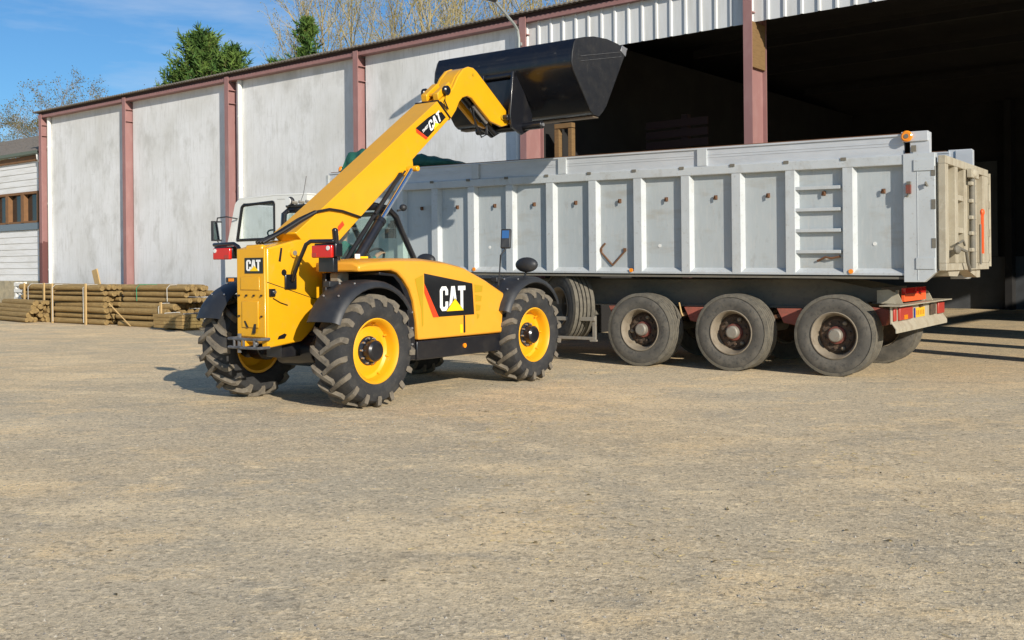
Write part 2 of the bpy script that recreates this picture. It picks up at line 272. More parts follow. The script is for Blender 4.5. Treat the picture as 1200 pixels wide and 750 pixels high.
    def mesh(s, name, mats, smooth=35, recalc=True):
        me = bpy.data.meshes.new(name); me.from_pydata(s.v, [], s.fc)
        for m in ([mats] if isinstance(mats, str) else mats): me.materials.append(MATS[m])
        me.polygons.foreach_set('material_index', s.mi)
        if recalc:
            bm = bmesh.new(); bm.from_mesh(me); bmesh.ops.recalc_face_normals(bm, faces=bm.faces); bm.to_mesh(me); bm.free()
        if smooth: 
            me.polygons.foreach_set('use_smooth', [True] * len(me.polygons)); me.set_sharp_from_angle(angle=R(smooth))
        me.update(); return me
    def obj(s, name, mats, parent=None, bevel=0, smooth=35, label=None, recalc=True):
        o = bpy.data.objects.new(name, s.mesh(name, mats, smooth, recalc)); COL.objects.link(o)
        if parent is not None: o.parent = parent
        if bevel:
            b = o.modifiers.new('bevel', 'BEVEL'); b.width = bevel; b.segments = 2; b.limit_method = 'ANGLE'; b.angle_limit = R(40)
        if label: o['label'] = label
        return o
def tag(o, label, cat, group=None):
    o['label'] = label; o['category'] = cat
    if group: o['group'] = group
    return o
def thing(name, label, cat, loc=(0, 0, 0), yaw=0, group=None):
    o = bpy.data.objects.new(name, None); COL.objects.link(o); o.location = loc; o.rotation_euler = (0, 0, R(yaw)); o.empty_display_size = .2
    return tag(o, label, cat, group)
def empty_part(name, parent, loc=(0, 0, 0)):
    o = bpy.data.objects.new(name, None); COL.objects.link(o); o.parent = parent; o.location = loc; return o
def put(o, parent=None, loc=None, rot=None):
    c = o.copy(); COL.objects.link(c)
    if parent is not None: c.parent = parent
    if loc is not None: c.location = loc
    if rot is not None: c.rotation_euler = rot
    return c

# block letters on a unit height
GLY = {
 'C': (.62, [[(0, .15), (.15, 0), (.47, 0), (.62, .15), (.62, .38), (.42, .38), (.42, .2), (.38, .16), (.24, .16), (.2, .2), (.2, .8), (.24, .84), (.38, .84), (.42, .8), (.42, .64), (.62, .64), (.62, .85), (.47, 1), (.15, 1), (0, .85)]]),
 'A': (.70, [[(0, 0), (.2, 0), (.38, .84), (.38, 1), (.22, 1)], [(.70, 0), (.50, 0), (.32, .84), (.32, 1), (.48, 1)], [(.18, .18), (.52, .18), (.49, .34), (.21, .34)]]),
 'T': (.58, [[(0, .82), (0, 1), (.58, 1), (.58, .82), (.39, .82), (.39, 0), (.19, 0), (.19, .82)]]),
 'H': (.6, [[(0, 0), (.18, 0), (.18, 1), (0, 1)], [(.42, 0), (.6, 0), (.6, 1), (.42, 1)], [(.18, .42), (.42, .42), (.42, .58), (.18, .58)]]),
 '4': (.6, [[(.38, 0), (.56, 0), (.56, 1), (.38, 1)], [(0, .25), (.38, .25), (.38, .4), (0, .4)], [(0, .4), (.17, .4), (.38, .85), (.38, 1)]]),
 '0': (.6, [[(0, .1), (.1, 0), (.18, 0), (.18, 1), (.1, 1), (0, .9)], [(.42, 0), (.5, 0), (.6, .1), (.6, .9), (.5, 1), (.42, 1)], [(.18, 0), (.42, 0), (.42, .16), (.18, .16)], [(.18, .84), (.42, .84), (.42, 1), (.18, 1)]]),
 '7': (.56, [[(0, .84), (0, 1), (.56, 1), (.56, .84)], [(.34, .84), (.56, .84), (.3, 0), (.1, 0)]]),
}
def letters(mb, text, place, gap=.09, squash=1.0):
    """place(x, y) -> two 3-D points (front, back) of the letter slab"""
    x = 0
    for ch in text:
        w, polys = GLY[ch]
        for po in polys:
            n = len(po); fr = [place((x + px * squash), py)[0] for px, py in po]; bk = [place((x + px * squash), py)[1] for px, py in po]
            mb.add(fr + bk, [tuple(range(n)), tuple(range(n, 2 * n))[::-1]] + [(i, n + i, n + (i + 1) % n, (i + 1) % n) for i in range(n)])
        x += (w + gap) * squash
    return x - gap * squash

# ================================================================== SETTING
def build_ground():
    mb = MB(); n = 40; S = 900.0
    mb.add([(-S, -S, 0), (S, -S, 0), (S, S, 0), (-S, S, 0)], [(0, 1, 2, 3)])
    o = mb.obj('ground', 'ground', smooth=0, recalc=False); o['kind'] = 'structure'
build_ground()

# ================================================================== BARN   (local x = along the wall to the left, y = out of the wall)
BW = (4.01, 17.7, 0); BYAW = math.degrees(math.atan2(.6248, -.7808)); BAY = 4.88
fw = lambda a, b, z: (a, -b, z)
def build_barn():
    t = thing('barn', 'large pale concrete barn with pinkish steel columns and an open dark bay behind the trailer', 'barn', BW, BYAW)
    W0, W1 = 1 * BAY, 5 * BAY
    for k in range(1, 5):                                   # closed bays
        mb = MB(fw); mb.box(k * BAY + .0, (k + 1) * BAY - .162, .23, .40, 0, 6.40); mb.obj('wall_panel', 'concrete_wall', t, smooth=0)
    for k in range(-3, 6):                                  # H columns
        a1 = k * BAY; a0 = a1 - .16; mb = MB(fw)
        mb.box(a0, a1, -.02, 0, 0, 6.47); mb.box((a0 + a1) / 2 - .008, (a0 + a1) / 2 + .008, 0, .54, 0, 6.34); mb.box(a0, a1, .54, .56, 0, 6.34)
        for z in (5.78, 6.12):
            mb.box(a0 + .003, (a0 + a1) / 2 - .008, 0, .54, z, z + .018); mb.box((a0 + a1) / 2 + .008, a1 - .003, 0, .54, z, z + .018)
        c = mb.obj('column', 'pink_base' if k == 5 else 'pink_steel', t, smooth=0)
        if k == 5: c['label'] = 'column with a darker repainted foot'
    mb = MB(fw); mb.box(-.150, -.088, .01, .53, 4.85, 5.63); mb.obj('timber_packing', 'timber', t, smooth=0)
    # fascia, recess coloured dark as the shadow line, and roof edge; all stop at the end columns
    A0, A1 = -3 * BAY - .16, 5 * BAY + .10
    MB(fw).box(A0, A1, .012, .23, 6.365, 6.45).obj('fascia', 'pink_steel', t, smooth=0)
    MB(fw).box(A0, A1, .035, .23, 6.45, 6.53).obj('fascia_recess', 'fascia_dark', t, smooth=0)
    mb = MB(fw); a = A0; line = []
    while a < A1 + .12:
        line += [(a, 6.568), (a + .03, 6.580), (a + .06, 6.568), (a + .09, 6.556)]; a += .12
    for q in range(len(line) - 1):
        (a0_, z0_), (a1_, z1_) = line[q], line[q + 1]
        mb.add([(a0_, -.09, z0_ - .03), (a1_, -.09, z1_ - .03), (a1_, -.09, z1_), (a0_, -.09, z0_), (a0_, .30, z0_ + .015), (a1_, .30, z1_ + .015), (a0_, .30, z0_ - .02), (a1_, .30, z1_ - .02)], [(0, 1, 2, 3), (3, 2, 5, 4), (0, 6, 7, 1)])
    mb.obj('roof_edge', 'roof_fibre', t, smooth=0, recalc=False)
    # roof: corrugated sheet, two slopes
    mb = MB(fw); mb.prism([(.24, 6.585), (9.2, 7.72), (18.6, 6.537), (18.6, 6.44), (9.2, 7.58), (.24, 6.502)], A0 - .2, A1 + .15, 'x'); mb.obj('roof', 'roof_fibre', t, smooth=0)
    MB(fw).prism([(.6, 6.46), (9.2, 7.55), (18.0, 6.46), (18.0, 6.44), (9.2, 7.52), (.6, 6.442)], A0 + .2, A1 - .3, 'x').obj('roof_shade_sheet', 'dark_wall', t, smooth=0)  # dark sheet added below the roof so the interior reads as deep shade
    # sheet cladding above the open bays
    for k in range(-3, 1):
        mb = MB(fw); a = k * BAY + .02; line = []
        while a < (k + 1) * BAY - .19:
            line += [(a, .13), (a + .235, .13), (a + .25, .10), (a + .285, .10)]; a += .30
        mb.strip(line, .006, 5.63 + rnd.uniform(-.01, .01), 6.44, 'z'); mb.obj('cladding_sheet', 'cladding', t, smooth=0)
    # inside
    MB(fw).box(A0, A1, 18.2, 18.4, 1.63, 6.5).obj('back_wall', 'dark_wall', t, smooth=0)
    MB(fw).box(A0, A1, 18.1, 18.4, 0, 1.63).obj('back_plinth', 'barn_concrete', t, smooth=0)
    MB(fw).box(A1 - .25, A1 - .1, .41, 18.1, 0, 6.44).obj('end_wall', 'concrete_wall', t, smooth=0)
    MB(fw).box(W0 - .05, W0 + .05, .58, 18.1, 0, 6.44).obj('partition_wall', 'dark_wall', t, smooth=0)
    mb = MB(fw)                                            # right gable, out of view; doorway shaped to let a sun band onto the floor
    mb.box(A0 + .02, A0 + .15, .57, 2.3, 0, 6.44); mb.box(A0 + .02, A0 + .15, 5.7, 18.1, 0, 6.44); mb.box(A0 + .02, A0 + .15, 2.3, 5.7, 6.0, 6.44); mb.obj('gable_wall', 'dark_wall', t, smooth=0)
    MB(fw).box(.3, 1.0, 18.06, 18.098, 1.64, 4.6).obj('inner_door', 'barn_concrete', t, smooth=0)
    for k in (-2, -1, 0):
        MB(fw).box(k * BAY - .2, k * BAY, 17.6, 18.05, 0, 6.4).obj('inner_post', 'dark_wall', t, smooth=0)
    for b in (3.5, 7.0, 10.5, 14.0):
        MB(fw).box(A0 + .2, W0 - .1, b, b + .14, 6.42 + .35 - abs(b - 9.2) * .03, 6.60 + .35 - abs(b - 9.2) * .03).obj('purlin', 'dark_wall', t, smooth=0)
    mb = MB(fw); mb.box(4.38, 4.50, .62, .74, 0, 4.25); mb.box(4.06, 4.16, .62, .74, 0, 4.25); mb.box(4.06, 4.50, .62, .74, 4.26, 4.36); mb.obj('door_frame', 'timber', t, bevel=.01, smooth=0)
    mb = MB(fw)
    for z in [2.9 + .22 * i for i in range(8)]: mb.box(2.4, 3.9, 3.2, 3.24, z, z + .16)
    mb.box(2.9, 3.05, 3.25, 3.4, 0, 4.7); mb.obj('slatted_screen', 'fascia_dark', t, smooth=0)
    # pipes
    for a, r in ((3 * BAY - .40, .062), (BAY + .17, .06), (5 * BAY - .30, .062)):
        mb = MB(fw); mb.cyl((a, .17, 0), (a, .17, 6.36), r, 14)
        for z in (1.5, 3.6, 5.4): mb.cyl((a, .17, z), (a, .17, z + .05), r + .008, 14)
        mb.obj('downpipe', 'trim_white', t)
    return t
build_barn()
def build_shed():
    t = thing('timber_shed', 'white boarded shed with a brown window band and tiled roof left of the barn', 'shed', BW, BYAW)
    a0, a1, b = 25.35, 37.0, .5
    MB(fw).box(a0, a1, b - .05, b + 5, 0, 1.16).obj('stone_plinth', 'stone_base', t, bevel=.02, smooth=0)
    for z0, z1 in ((1.16, 2.86), (4.12, 5.28)):
        mb = MB(fw); z = z0
        while z < z1 - .01:
            h = min(.21, z1 - z); mb.prism([(b, z), (b + .06, z), (b + .06, z + h), (b + .022, z + h)], a0, a1, 'x'); z += .21
        mb.obj('boarding', 'board_white', t, smooth=0)
    MB(fw).box(a0, a1, b - .04, b + .1, 2.86, 3.08).obj('window_sill', 'sill_blue', t, smooth=0)
    MB(fw).box(a0, a1, b + .2, b + .3, 3.08, 4.12).obj('window_backing', 'dark_wall', t, smooth=0)
    a = a0 + .12
    while a < a1 - 1.2:
        f = MB(fw)
        f.box(a, a + .10, b - .02, b + .2, 3.1, 4.05); f.box(a + .98, a + 1.08, b - .02, b + .2, 3.1, 4.05); f.box(a, a + 1.08, b - .02, b + .2, 4.05, 4.13); f.box(a + .1, a + .98, b - .01, b + .2, 3.085, 3.15)
        w = f.obj('window', 'window_brown', t, smooth=0)
        MB(fw).box(a + .10, a + .98, b + .13, b + .15, 3.15, 4.05).obj('pane', 'pane_dark', w, smooth=0)
        a += 1.085
    MB(fw).box(a0 - .28, a0 - .002, b - .06, b + .2, 0, 5.25).obj('corner_post', 'window_brown', t, smooth=0)
    MB(fw).box(a0, a1, b - .06, b + .05, 5.12, 5.30).obj('eave_board', 'window_brown', t, smooth=0)
    mb = MB(fw); mb.strip([(b - .24, 5.42), (b - .22, 5.33), (b - .14, 5.30), (b - .06, 5.33), (b - .04, 5.42)], .008, a0 - .25, a1, 'x'); mb.obj('gutter', 'gutter_green', t)
    mb = MB(fw); mb.tube([(a0 - .1, b - .14, 5.32), (a0 - .14, b - .14, 5.15), (a0 - .16, b - .02, 5.0)], .05, 8); mb.obj('gutter_outlet', 'trim_white', t)
    mb = MB(fw)
    nrow = 14
    for i in range(nrow):                                   # lapped tile courses
        u0, u1 = i / nrow, (i + 1) / nrow; y0, z0 = b - .2 + 4.1 * u0, 5.40 + 1.55 * u0; y1, z1 = b - .2 + 4.1 * u1, 5.40 + 1.55 * u1
        mb.prism([(y0, z0 + .05), (y1 + .08, z1 + .045), (y1 + .08, z1 + .01), (y0, z0)], a0 - .3, a1, 'x')
    mb.obj('roof', 'roof_tile', t, smooth=0)
    mb = MB(fw); mb.prism([(b + 3.9, 6.95), (b + 8, 5.4), (b + 8, 5.3), (b + 3.9, 6.85)], a0 - .3, a1, 'x'); mb.box(a0, a0 + .1, b + .11, b + 8, 0, 5.3); mb.obj('rear_roof', 'roof_tile', t, smooth=0)
build_shed()
def build_lamp():
    t = thing('wall_lamp', 'grey gooseneck floodlight fixed to the barn column above the loader bucket', 'lamp', BW, BYAW)
    mb = MB(fw); mb.tube([(4.86, -.05, 5.2), (4.86, -.05, 6.05), (4.855, -.09, 6.2), (4.84, -.22, 6.30), (4.69, -1.0, 6.58)], .028, 8)
    mb.box(4.80, 4.875, -.055, -.022, 5.3, 5.36); mb.box(4.80, 4.875, -.055, -.022, 5.9, 5.96); mb.obj('arm', 'lamp_metal', t)
    mb = MB(fw)
    for i in range(1):
        pr = [(0, .03), (.06, .075), (.2, .12), (.42, .13), (.6, .10), (.68, .03)]
        vs = []; n = 12
        for x, r in pr: vs += [(4.69 - x * .22 + r * math.cos(2 * math.pi * j / n), -.98 - x, 6.585 + x * .16 + .55 * r * math.sin(2 * math.pi * j / n)) for j in range(n)]
        k = len(pr); mb.add(vs, [(p * n + j, p * n + (j + 1) % n, (p + 1) * n + (j + 1) % n, (p + 1) * n + j) for p in range(k - 1) for j in range(n)] + [tuple(range(n)), tuple(range((k - 1) * n, k * n))])
    mb.obj('lamp_head', 'lamp_dark', t)
build_lamp()

# ================================================================== TELEHANDLER
MYAW = 54.0; MO = (-2.334, 11.575, 0)
fm = lambda u, v, z: (u, -v, z)
def ag_wheel():
    Rr, hw = .600, .215
    mb = MB()
    prof = [(-hw + .035, .345), (-hw + .005, .40), (-hw, .46), (-hw + .012, .525), (-hw + .05, .553), (0, .562), (hw - .05, .553), (hw - .012, .525), (hw, .46), (hw - .005, .40), (hw - .035, .345), (hw - .07, .335), (-hw + .07, .335)]
    mb.lathe(prof, 0, 0, 56)
    N = 17
    for side in (-1, 1):
        for i in range(N):
            th0 = 2 * math.pi * (i + (.5 if side > 0 else 0)) / N
            secs = []
            # (y, theta offset, inner radius, outer radius, half width in metres)
            for y, dt, ri, ro, wd in ((-.045, 0, .553, .602, .034), (.05, .10, .552, .604, .036), (.13, .18, .55, .602, .039), (.19, .235, .54, .594, .039), (.226, .262, .50, .570, .038), (.226, .268, .475, .505, .030)):
                a = th0 + dt; da = wd / .6
                secs.append([(side * y, a - da, ri), (side * y, a - da * .72, ro), (side * y, a + da * .72, ro), (side * y, a + da, ri)])
            vs = [(r * math.cos(a), y, r * math.sin(a)) for s_ in secs for (y, a, r) in s_]
            for q in range(len(secs) - 1):
                b0, b1 = 4 * q, 4 * q + 4; o = len(mb.v)
            mb.m = 1
            fs = []
            for q in range(len(secs) - 1):
                b0, b1 = 4 * q, 4 * q + 4; fs += [(b0 + k, b0 + k + 1, b1 + k + 1, b1 + k) for k in range(3)]
            fs += [(0, 1, 2, 3), tuple(4 * (len(secs) - 1) + k for k in (3, 2, 1, 0))]
            mb.add(vs, fs); mb.m = 0
    tyre = mb.mesh('tyre', ['rubber', 'rubber_dusty'], 40)
    mb = MB()      # outer side is +y
    mb.lathe([(-.15, .33), (.16, .335), (.185, .350), (.19, .338), (.165, .315), (.12, .308), (.05, .300), (.03, .27), (.045, .20), (.06, .16), (.06, .02), (.04, .02), (.03, .15), (.0, .25), (-.15, .30)], 0, 0, 48)
    for i in range(8):
        a = 2 * math.pi * i / 8
        mb.tube([(.285 * math.cos(a), .06, .285 * math.sin(a)), (.30 * math.cos(a), .085, .30 * math.sin(a))], .012, 6)
    rim = mb.mesh('rim', 'yellow_wheel', 35)
    mb = MB(); mb.lathe([(.02, .05), (.02, .158), (.075, .155), (.085, .118), (.175, .112), (.195, .09), (.20, .03), (.197, .004)], 0, 0, 28, cap=True)
    for i in range(10):
        a = 2 * math.pi * i / 10; mb.m = 1
        mb.cyl((.137 * math.cos(a), .07, .137 * math.sin(a)), (.137 * math.cos(a), .11, .137 * math.sin(a)), .011, 6); mb.m = 0
    hub = mb.mesh('hub', ['black_paint', 'steel'], 35)
    return tyre, rim, hub
def fender(mb, u0, v0, v1, a0, a1, flip):
    ctr, zc = u0, .60; rr = .735; pts = []
    n = 14
    for i in range(n + 1):
        a = R(a0 + (a1 - a0) * i / n); r = rr - .04 * abs(i / n * 2 - 1) ** 3
        pts.append((ctr + r * math.cos(a), zc + r * math.sin(a)))
    cr = [(v0, -.0), (v0 + (v1 - v0) * .1, .016), (v0 + (v1 - v0) * .5, .024), (v1 - .07, .014), (v1 - .02, -.006), (v1, -.055)]
    vs = []; fs = []; k = len(cr)
    for side in (0, 1):
        for i, p in enumerate(pts):
            d = Vector((p[0] - ctr, p[1] - zc)).normalized(); e = min(i, n - i) / n
            for v, h in cr:
                q = Vector(p) + d * (h - side * .012); vs.append((q.x, v - (side * .012 if v == v1 else 0), q.y))
    off = (n + 1) * k
    for i in range(n):
        for j in range(k - 1): fs += [(i * k + j, i * k + j + 1, (i + 1) * k + j + 1, (i + 1) * k + j), (off + i * k + j, off + (i + 1) * k + j, off + (i + 1) * k + j + 1, off + i * k + j + 1)]
        for j in (0, k - 1): fs.append((i * k + j, (i + 1) * k + j, off + (i + 1) * k + j, off + i * k + j))
    for i in (0, n):
        for j in range(k - 1): fs.append((i * k + j, off + i * k + j, off + i * k + j + 1, i * k + j + 1))
    mb.add(vs, fs)
def build_telehandler():
    T = thing('telehandler', 'yellow telescopic loader with its boom raised and a black bucket tipped over the trailer', 'loader', MO, MYAW)
    tyre, rim, hub = ag_wheel()
    for u in (0, 2.93):
        for sd in (1, -1):
            w = empty_part('wheel', T, (u, -.92 * sd, .60)); w.rotation_euler = (0, rnd.uniform(0, 1), 0 if sd < 0 else math.pi)
            for nm, me in (('tyre', tyre), ('rim', rim), ('hub', hub)):
                o = bpy.data.objects.new(nm, me); COL.objects.link(o); o.parent = w
            mb = MB(fm)
            if sd > 0: fender(mb, u, .70, 1.14, 36, 152, 1)
            else:
                mb.f = lambda a, b, c: (a, b, c); fender(mb, u, .70, 1.14, 36, 152, 1)
            fo = mb.obj('fender', 'black_plastic', T, smooth=50)
            bb = MB(lambda a, b, c, s=sd: (a, -b * s, c))
            for ang in (128, 108):
                for vv in (.80, 1.02):
                    bb = MB(lambda a, b, c, s=sd: (a, -b * s, c)); a = R(ang); r0 = .752; bb.cyl((u + r0 * math.cos(a), vv, .6 + r0 * math.sin(a)), (u + (r0 + .012) * math.cos(a), vv, .6 + (r0 + .012) * math.sin(a)), .011, 8); bb.obj('bolt', 'steel', fo)
            bb = MB(lambda a, b, c, s=sd: (a, -b * s, c)); bb.box(u - .34, u - .20, .66, .76, 1.28, 1.345); bb.obj('fender_bracket', 'black_plastic', fo, bevel=.01)
    # chassis
    mb = MB(fm); mb.box(-.10, 3.35, -.30, .30, .50, .78); mb.box(-.45, -.10, -.12, .12, .52, .70); mb.box(.7, 2.4, -.95, -.36, .45, .75); mb.box(2.5, 3.5, -.45, .45, .55, .95)
    for u in (0, 2.93):
        mb.box(u - .11, u + .11, -.74, .74, .50, .70); mb.cyl((u, -.3, .58), (u, .3, .58), .19, 14)
        for s in (-1, 1): mb.cyl((u, s * .60, .6), (u, s * .80, .6), .17, 14)
    mb.cyl((.05, -.42, .74), (.05, .42, .74), .05, 10); mb.cyl((-.1, .30, .62), (-.1, .52, .58), .11, 14); mb.obj('chassis', 'black_paint', T, bevel=.01)
    # rear tower: side plates, rear plate
    side = [(-.73, .645), (-.25, .69), (-.10, .80), (-.02, .91), (.30, 1.02), (.62, 1.2), (.62, 1.45), (.30, 1.62), (-.02, 1.80), (-.30, 1.795), (-.73, 1.70)]
    mb = MB(fm); mb.prism(side, .135, .235); mb.prism(side, -.235, -.135); mb.prism([(-.72, .70), (-.60, .70), (-.60, 1.72), (-.70, 1.745), (-.72, 1.70)], -.1345, .1345)
    mb.prism([(-.60, 1.60), (-.05, 1.70), (-.05, 1.79), (-.30, 1.78), (-.60, 1.735)], -.134, .134)
    tw = mb.obj('rear_frame', 'yellow_paint', T, bevel=.018)
    mb = MB(fm); mb.box(-.755, -.735, -.225, .225, .76, 1.70); mb.obj('rear_cover', 'yellow_paint', tw, bevel=.012)
    mb = MB(fm); mb.box(-.768, -.757, -.13, .13, .86, 1.14); mb.box(-.766, -.757, -.15, .15, 1.26, 1.40); mb.obj('recess_plate', 'yellow_paint', tw, bevel=.008)
    mb = MB(fm)
    for v, z in ((-.18, 1.20), (-.06, 1.20), (.06, 1.20), (.18, 1.20), (-.18, .98), (.18, .98)): MB(fm).cyl((-.775, v, z), (-.757, v, z), .011, 8).obj('bolt', 'black_paint', tw)
    MB(fm).prism([(-.05, .86), (-.02, .86), (-.07, .93), (-.09, .93)], -.775, -.769, 'x').obj('pull_clip', 'black_paint', tw); MB(fm).prism([(.07, .90), (.10, .90), (.09, .80), (.04, .80)], -.775, -.769, 'x').obj('pull_clip', 'black_paint', tw)
    mb = MB(fm); mb.box(-.762, -.7565, -.085, .205, 1.435, 1.60); lp = mb.obj('logo_plate', 'decal_black', tw)
    mb = MB(fm); letters(mb, 'CAT', lambda x, y: ((-.766, -.055 + x * .112, 1.46 + y * .118), (-.7621, -.055 + x * .112, 1.46 + y * .118)), .04); lt = mb.obj('lettering', 'white_decal', tw, smooth=0)
    mb = MB(fm); mb.prism([(.005, 1.459), (.145, 1.459), (.075, 1.515)], -.769, -.7665, 'x'); mb.obj('emblem', 'yellow_decal', tw, smooth=0)
    # details on the right plate
    mb = MB(fm); mb.cyl((-.37, .236, 1.65), (-.37, .262, 1.65), .048, 24); mb.m = 1; mb.cyl((-.37, .26, 1.65), (-.37, .272, 1.65), .026, 18); mb.obj('pivot_pin', ['yellow_paint', 'hub_grey'], tw)
    mb = MB(fm)
    mb.prism([(-.575, 1.56), (-.545, 1.555), (-.52, 1.70), (-.545, 1.705)], .236, .2385); mb.cyl((-.50, .236, 1.44), (-.50, .2385, 1.44), .035, 16)
    mb.prism([(-.60, .73), (-.50, .735), (-.47, .775), (-.50, .79), (-.58, .765)], .236, .2385); mb.box(-.71, -.64, .236, .26, 1.19, 1.27)
    mb.prism([(-.73, 1.345), (-.10, 1.16), (.2, 1.10), (.2, 1.094), (-.10, 1.153), (-.73, 1.337)], .236, .2375)
    mb.tube([(-.66, .245, 1.17), (-.56, .245, 1.12), (-.46, .245, 1.09)], .005, 6); mb.obj('openings', 'black_paint', tw)
    mb = MB(fm); mb.cyl((-.655, .26, 1.235), (-.655, .272, 1.235), .02, 12); mb.obj('lock', 'chrome', tw)
    # tow hitch
    mb = MB(fm)
    for z in (.655, .745): mb.tube([(-.73, -.21, z), (-.88, -.21, z), (-.88, .26, z), (-.73, .26, z)], .016, 8)
    for v in (-.12, .03, .2): mb.cyl((-.88, v, .655), (-.88, v, .745), .014, 8)
    mb.cyl((-.86, -.06, .60), (-.86, -.06, .80), .022, 10); mb.ball((-.86, .2, .70), .03, .03, .03); mb.obj('tow_hitch', 'steel_worn', T)
    # boom, outer section
    prof = [(2.37, 3.405), (2.125, 3.60), (.13, 2.165), (-.28, 1.875), (-.50, 1.77), (-.56, 1.62), (-.40, 1.52), (.02, 1.53), (.42, 1.834)]
    mb = MB(fm); mb.prism(prof, -.132, .19); 
    mb = MB(fm); mb.prism(prof[:4] + [(-.28, 1.86), (.08, 1.56), (.42, 1.834)], -.19, .19); bm = mb.obj('boom', 'yellow_paint', T, bevel=.02)
    mb = MB(fm)  # seam lip at the mouth of the boom
    dirx, dirz = .793, .609
    mb.prism([(2.372, 3.407), (2.128, 3.602), (2.140, 3.618), (2.392, 3.418)], -.196, .196); mb.obj('boom_lip', 'cable', bm)
    lug = MB(fm); lug.prism([(1.42, 2.66), (1.64, 2.83), (1.66, 2.70), (1.60, 2.62), (1.50, 2.60)], .10, .19); lug.cyl((1.55, .19, 2.69), (1.55, .36, 2.69), .035, 14); lug.obj('cylinder_lug', 'yellow_paint', bm, bevel=.01)
    # boom decal
    mb = MB(fm); mb.prism([(1.70, 3.212), (1.93, 3.365), (2.06, 3.435), (2.205, 3.472), (2.288, 3.412), (1.929, 3.118)], .1905, .1925); mb.obj('decal_panel', 'decal_black', bm, smooth=0)
    mb = MB(fm); mb.prism([(1.70, 3.209), (1.929, 3.115), (1.896, 3.086), (1.712, 3.158)], .1905, .193); mb.obj('decal_stripe', 'red_decal', bm, smooth=0)
    ex, ez = .775, .632
    mb = MB(fm)
    def bp(ox, oz, s): return lambda x, y: ((ox + ex * x * s - ez * y * s * .9 + y * s * .25, .1955, oz + ez * x * s + ex * y * s * .9), (ox + ex * x * s - ez * y * s * .9 + y * s * .25, .1926, oz + ez * x * s + ex * y * s * .9))
    letters(mb, 'CAT', bp(1.985, 3.195, .165), .04, .85); mb.obj('lettering', 'white_decal', bm, smooth=0)
    mb = MB(fm); letters(mb, 'TH407', bp(1.835, 3.165, .046), .12, .85); mb.obj('model_lettering', 'white_decal', bm, smooth=0)
    mb = MB(fm); mb.prism([(2.045, 3.222), (2.16, 3.314), (2.07, 3.32)], .1957, .1975); mb.obj('emblem', 'yellow_decal', bm, smooth=0)
    mb = MB(fm); mb.prism([(.36, 1.90), (.45, 1.975), (.42, 2.02), (.34, 1.95)], .1905, .1925); mb.obj('reflector', 'red_decal', bm, smooth=0)
    # hoses over the boom and along the tower top
    mb = MB(fm)
    for k in range(3): mb.tube([(-.62, -.06 + .05 * k, 1.76), (-.40, .0 + .05 * k, 1.86 + .01 * k), (-.15, .08 + .03 * k, 2.02), (.02, .17 + .012 * k, 2.11)], .02, 8)
    mb.tube([(.02, .205, 2.11), (.20, .212, 2.145), (.40, .212, 2.13), (.69, .212, 2.07)], .016, 8); mb.obj('hose', 'cable', bm)
    # boom head
    hp = [(2.40, 3.385), (2.16, 3.585), (2.22, 3.63), (2.36, 3.72), (2.48, 3.83), (2.58, 3.99), (2.69, 4.10), (2.80, 4.145), (2.90, 4.145), (2.98, 4.11), (3.63, 3.665), (3.70, 3.56), (3.69, 3.46), (3.53, 3.42), (3.27, 3.47), (2.95, 3.68), (2.87, 3.735), (2.77, 3.75), (2.67, 3.715), (2.60, 3.65), (2.53, 3.53)]
    mb = MB(fm); mb.prism(hp, .12, .17); mb.prism(hp, -.17, -.12)
    mb.strip([(2.165, 3.582), (2.22, 3.623), (2.36, 3.712), (2.475, 3.825), (2.575, 3.985), (2.69, 4.093), (2.80, 4.135), (2.90, 4.135), (2.975, 4.10), (3.20, 3.945)], -.03, -.1195, .1195)
    hd = mb.obj('boom_head', 'yellow_paint', T, bevel=.012)
    mb = MB(fm); mb.prism([(2.36, 3.42), (2.19, 3.575), (2.45, 3.74), (2.60, 3.96), (2.72, 3.85), (2.58, 3.66), (2.52, 3.55)], -.118, .118); mb.obj('inner_block', 'yellow_dark', hd)
    mb = MB(fm)
    mb.prism([(2.22, 3.63), (2.50, 3.83), (2.44, 3.90), (2.20, 3.72)], -.16, -.06); mb.prism([(2.22, 3.63), (2.50, 3.83), (2.44, 3.90), (2.20, 3.72)], .04, .13); mb.box(2.25, 2.40, -.06, .04, 3.70, 3.74); mb.obj('sheave_bracket', 'yellow_paint', hd, bevel=.01)
    for v in (-.20, .165):
        mb = MB(fm); mb.lathe([(v - .035, .0), (v - .035, .045), (v - .02, .062), (v + .02, .062), (v + .035, .045), (v + .035, .0)], 2.34, 3.77, 20, cap=True); mb.obj('hose_sheave', 'black_paint', hd)
    mb = MB(fm); mb.cyl((3.53, .165, 3.55), (3.53, .19, 3.55), .035, 14); mb.cyl((2.89, .165, 4.05), (2.89, .178, 4.05), .022, 12); mb.obj('pin', 'yellow_dark', hd)
    mb = MB(fm); mb.cyl((2.80, 0, 3.84), (3.30, 0, 3.52), .065, 14); mb.cyl((3.30, 0, 3.52), (3.60, 0, 3.34), .04, 12); mb.m = 1; mb.cyl((3.0, .08, 3.66), (3.30, .08, 3.46), .025, 10); mb.obj('tilt_cylinder', ['black_paint', 'steel'], hd)
    mb = MB(fm)
    for k in range(2): MB(fm).tube([(2.95, .12 - .05 * k, 3.62), (2.98 + .03 * k, .13, 3.40), (3.10 + .03 * k, .12, 3.27 - .03 * k), (3.25 + .04 * k, .10, 3.30), (3.30, .08, 3.42)], .010, 7).obj('head_hose', 'cable', hd)
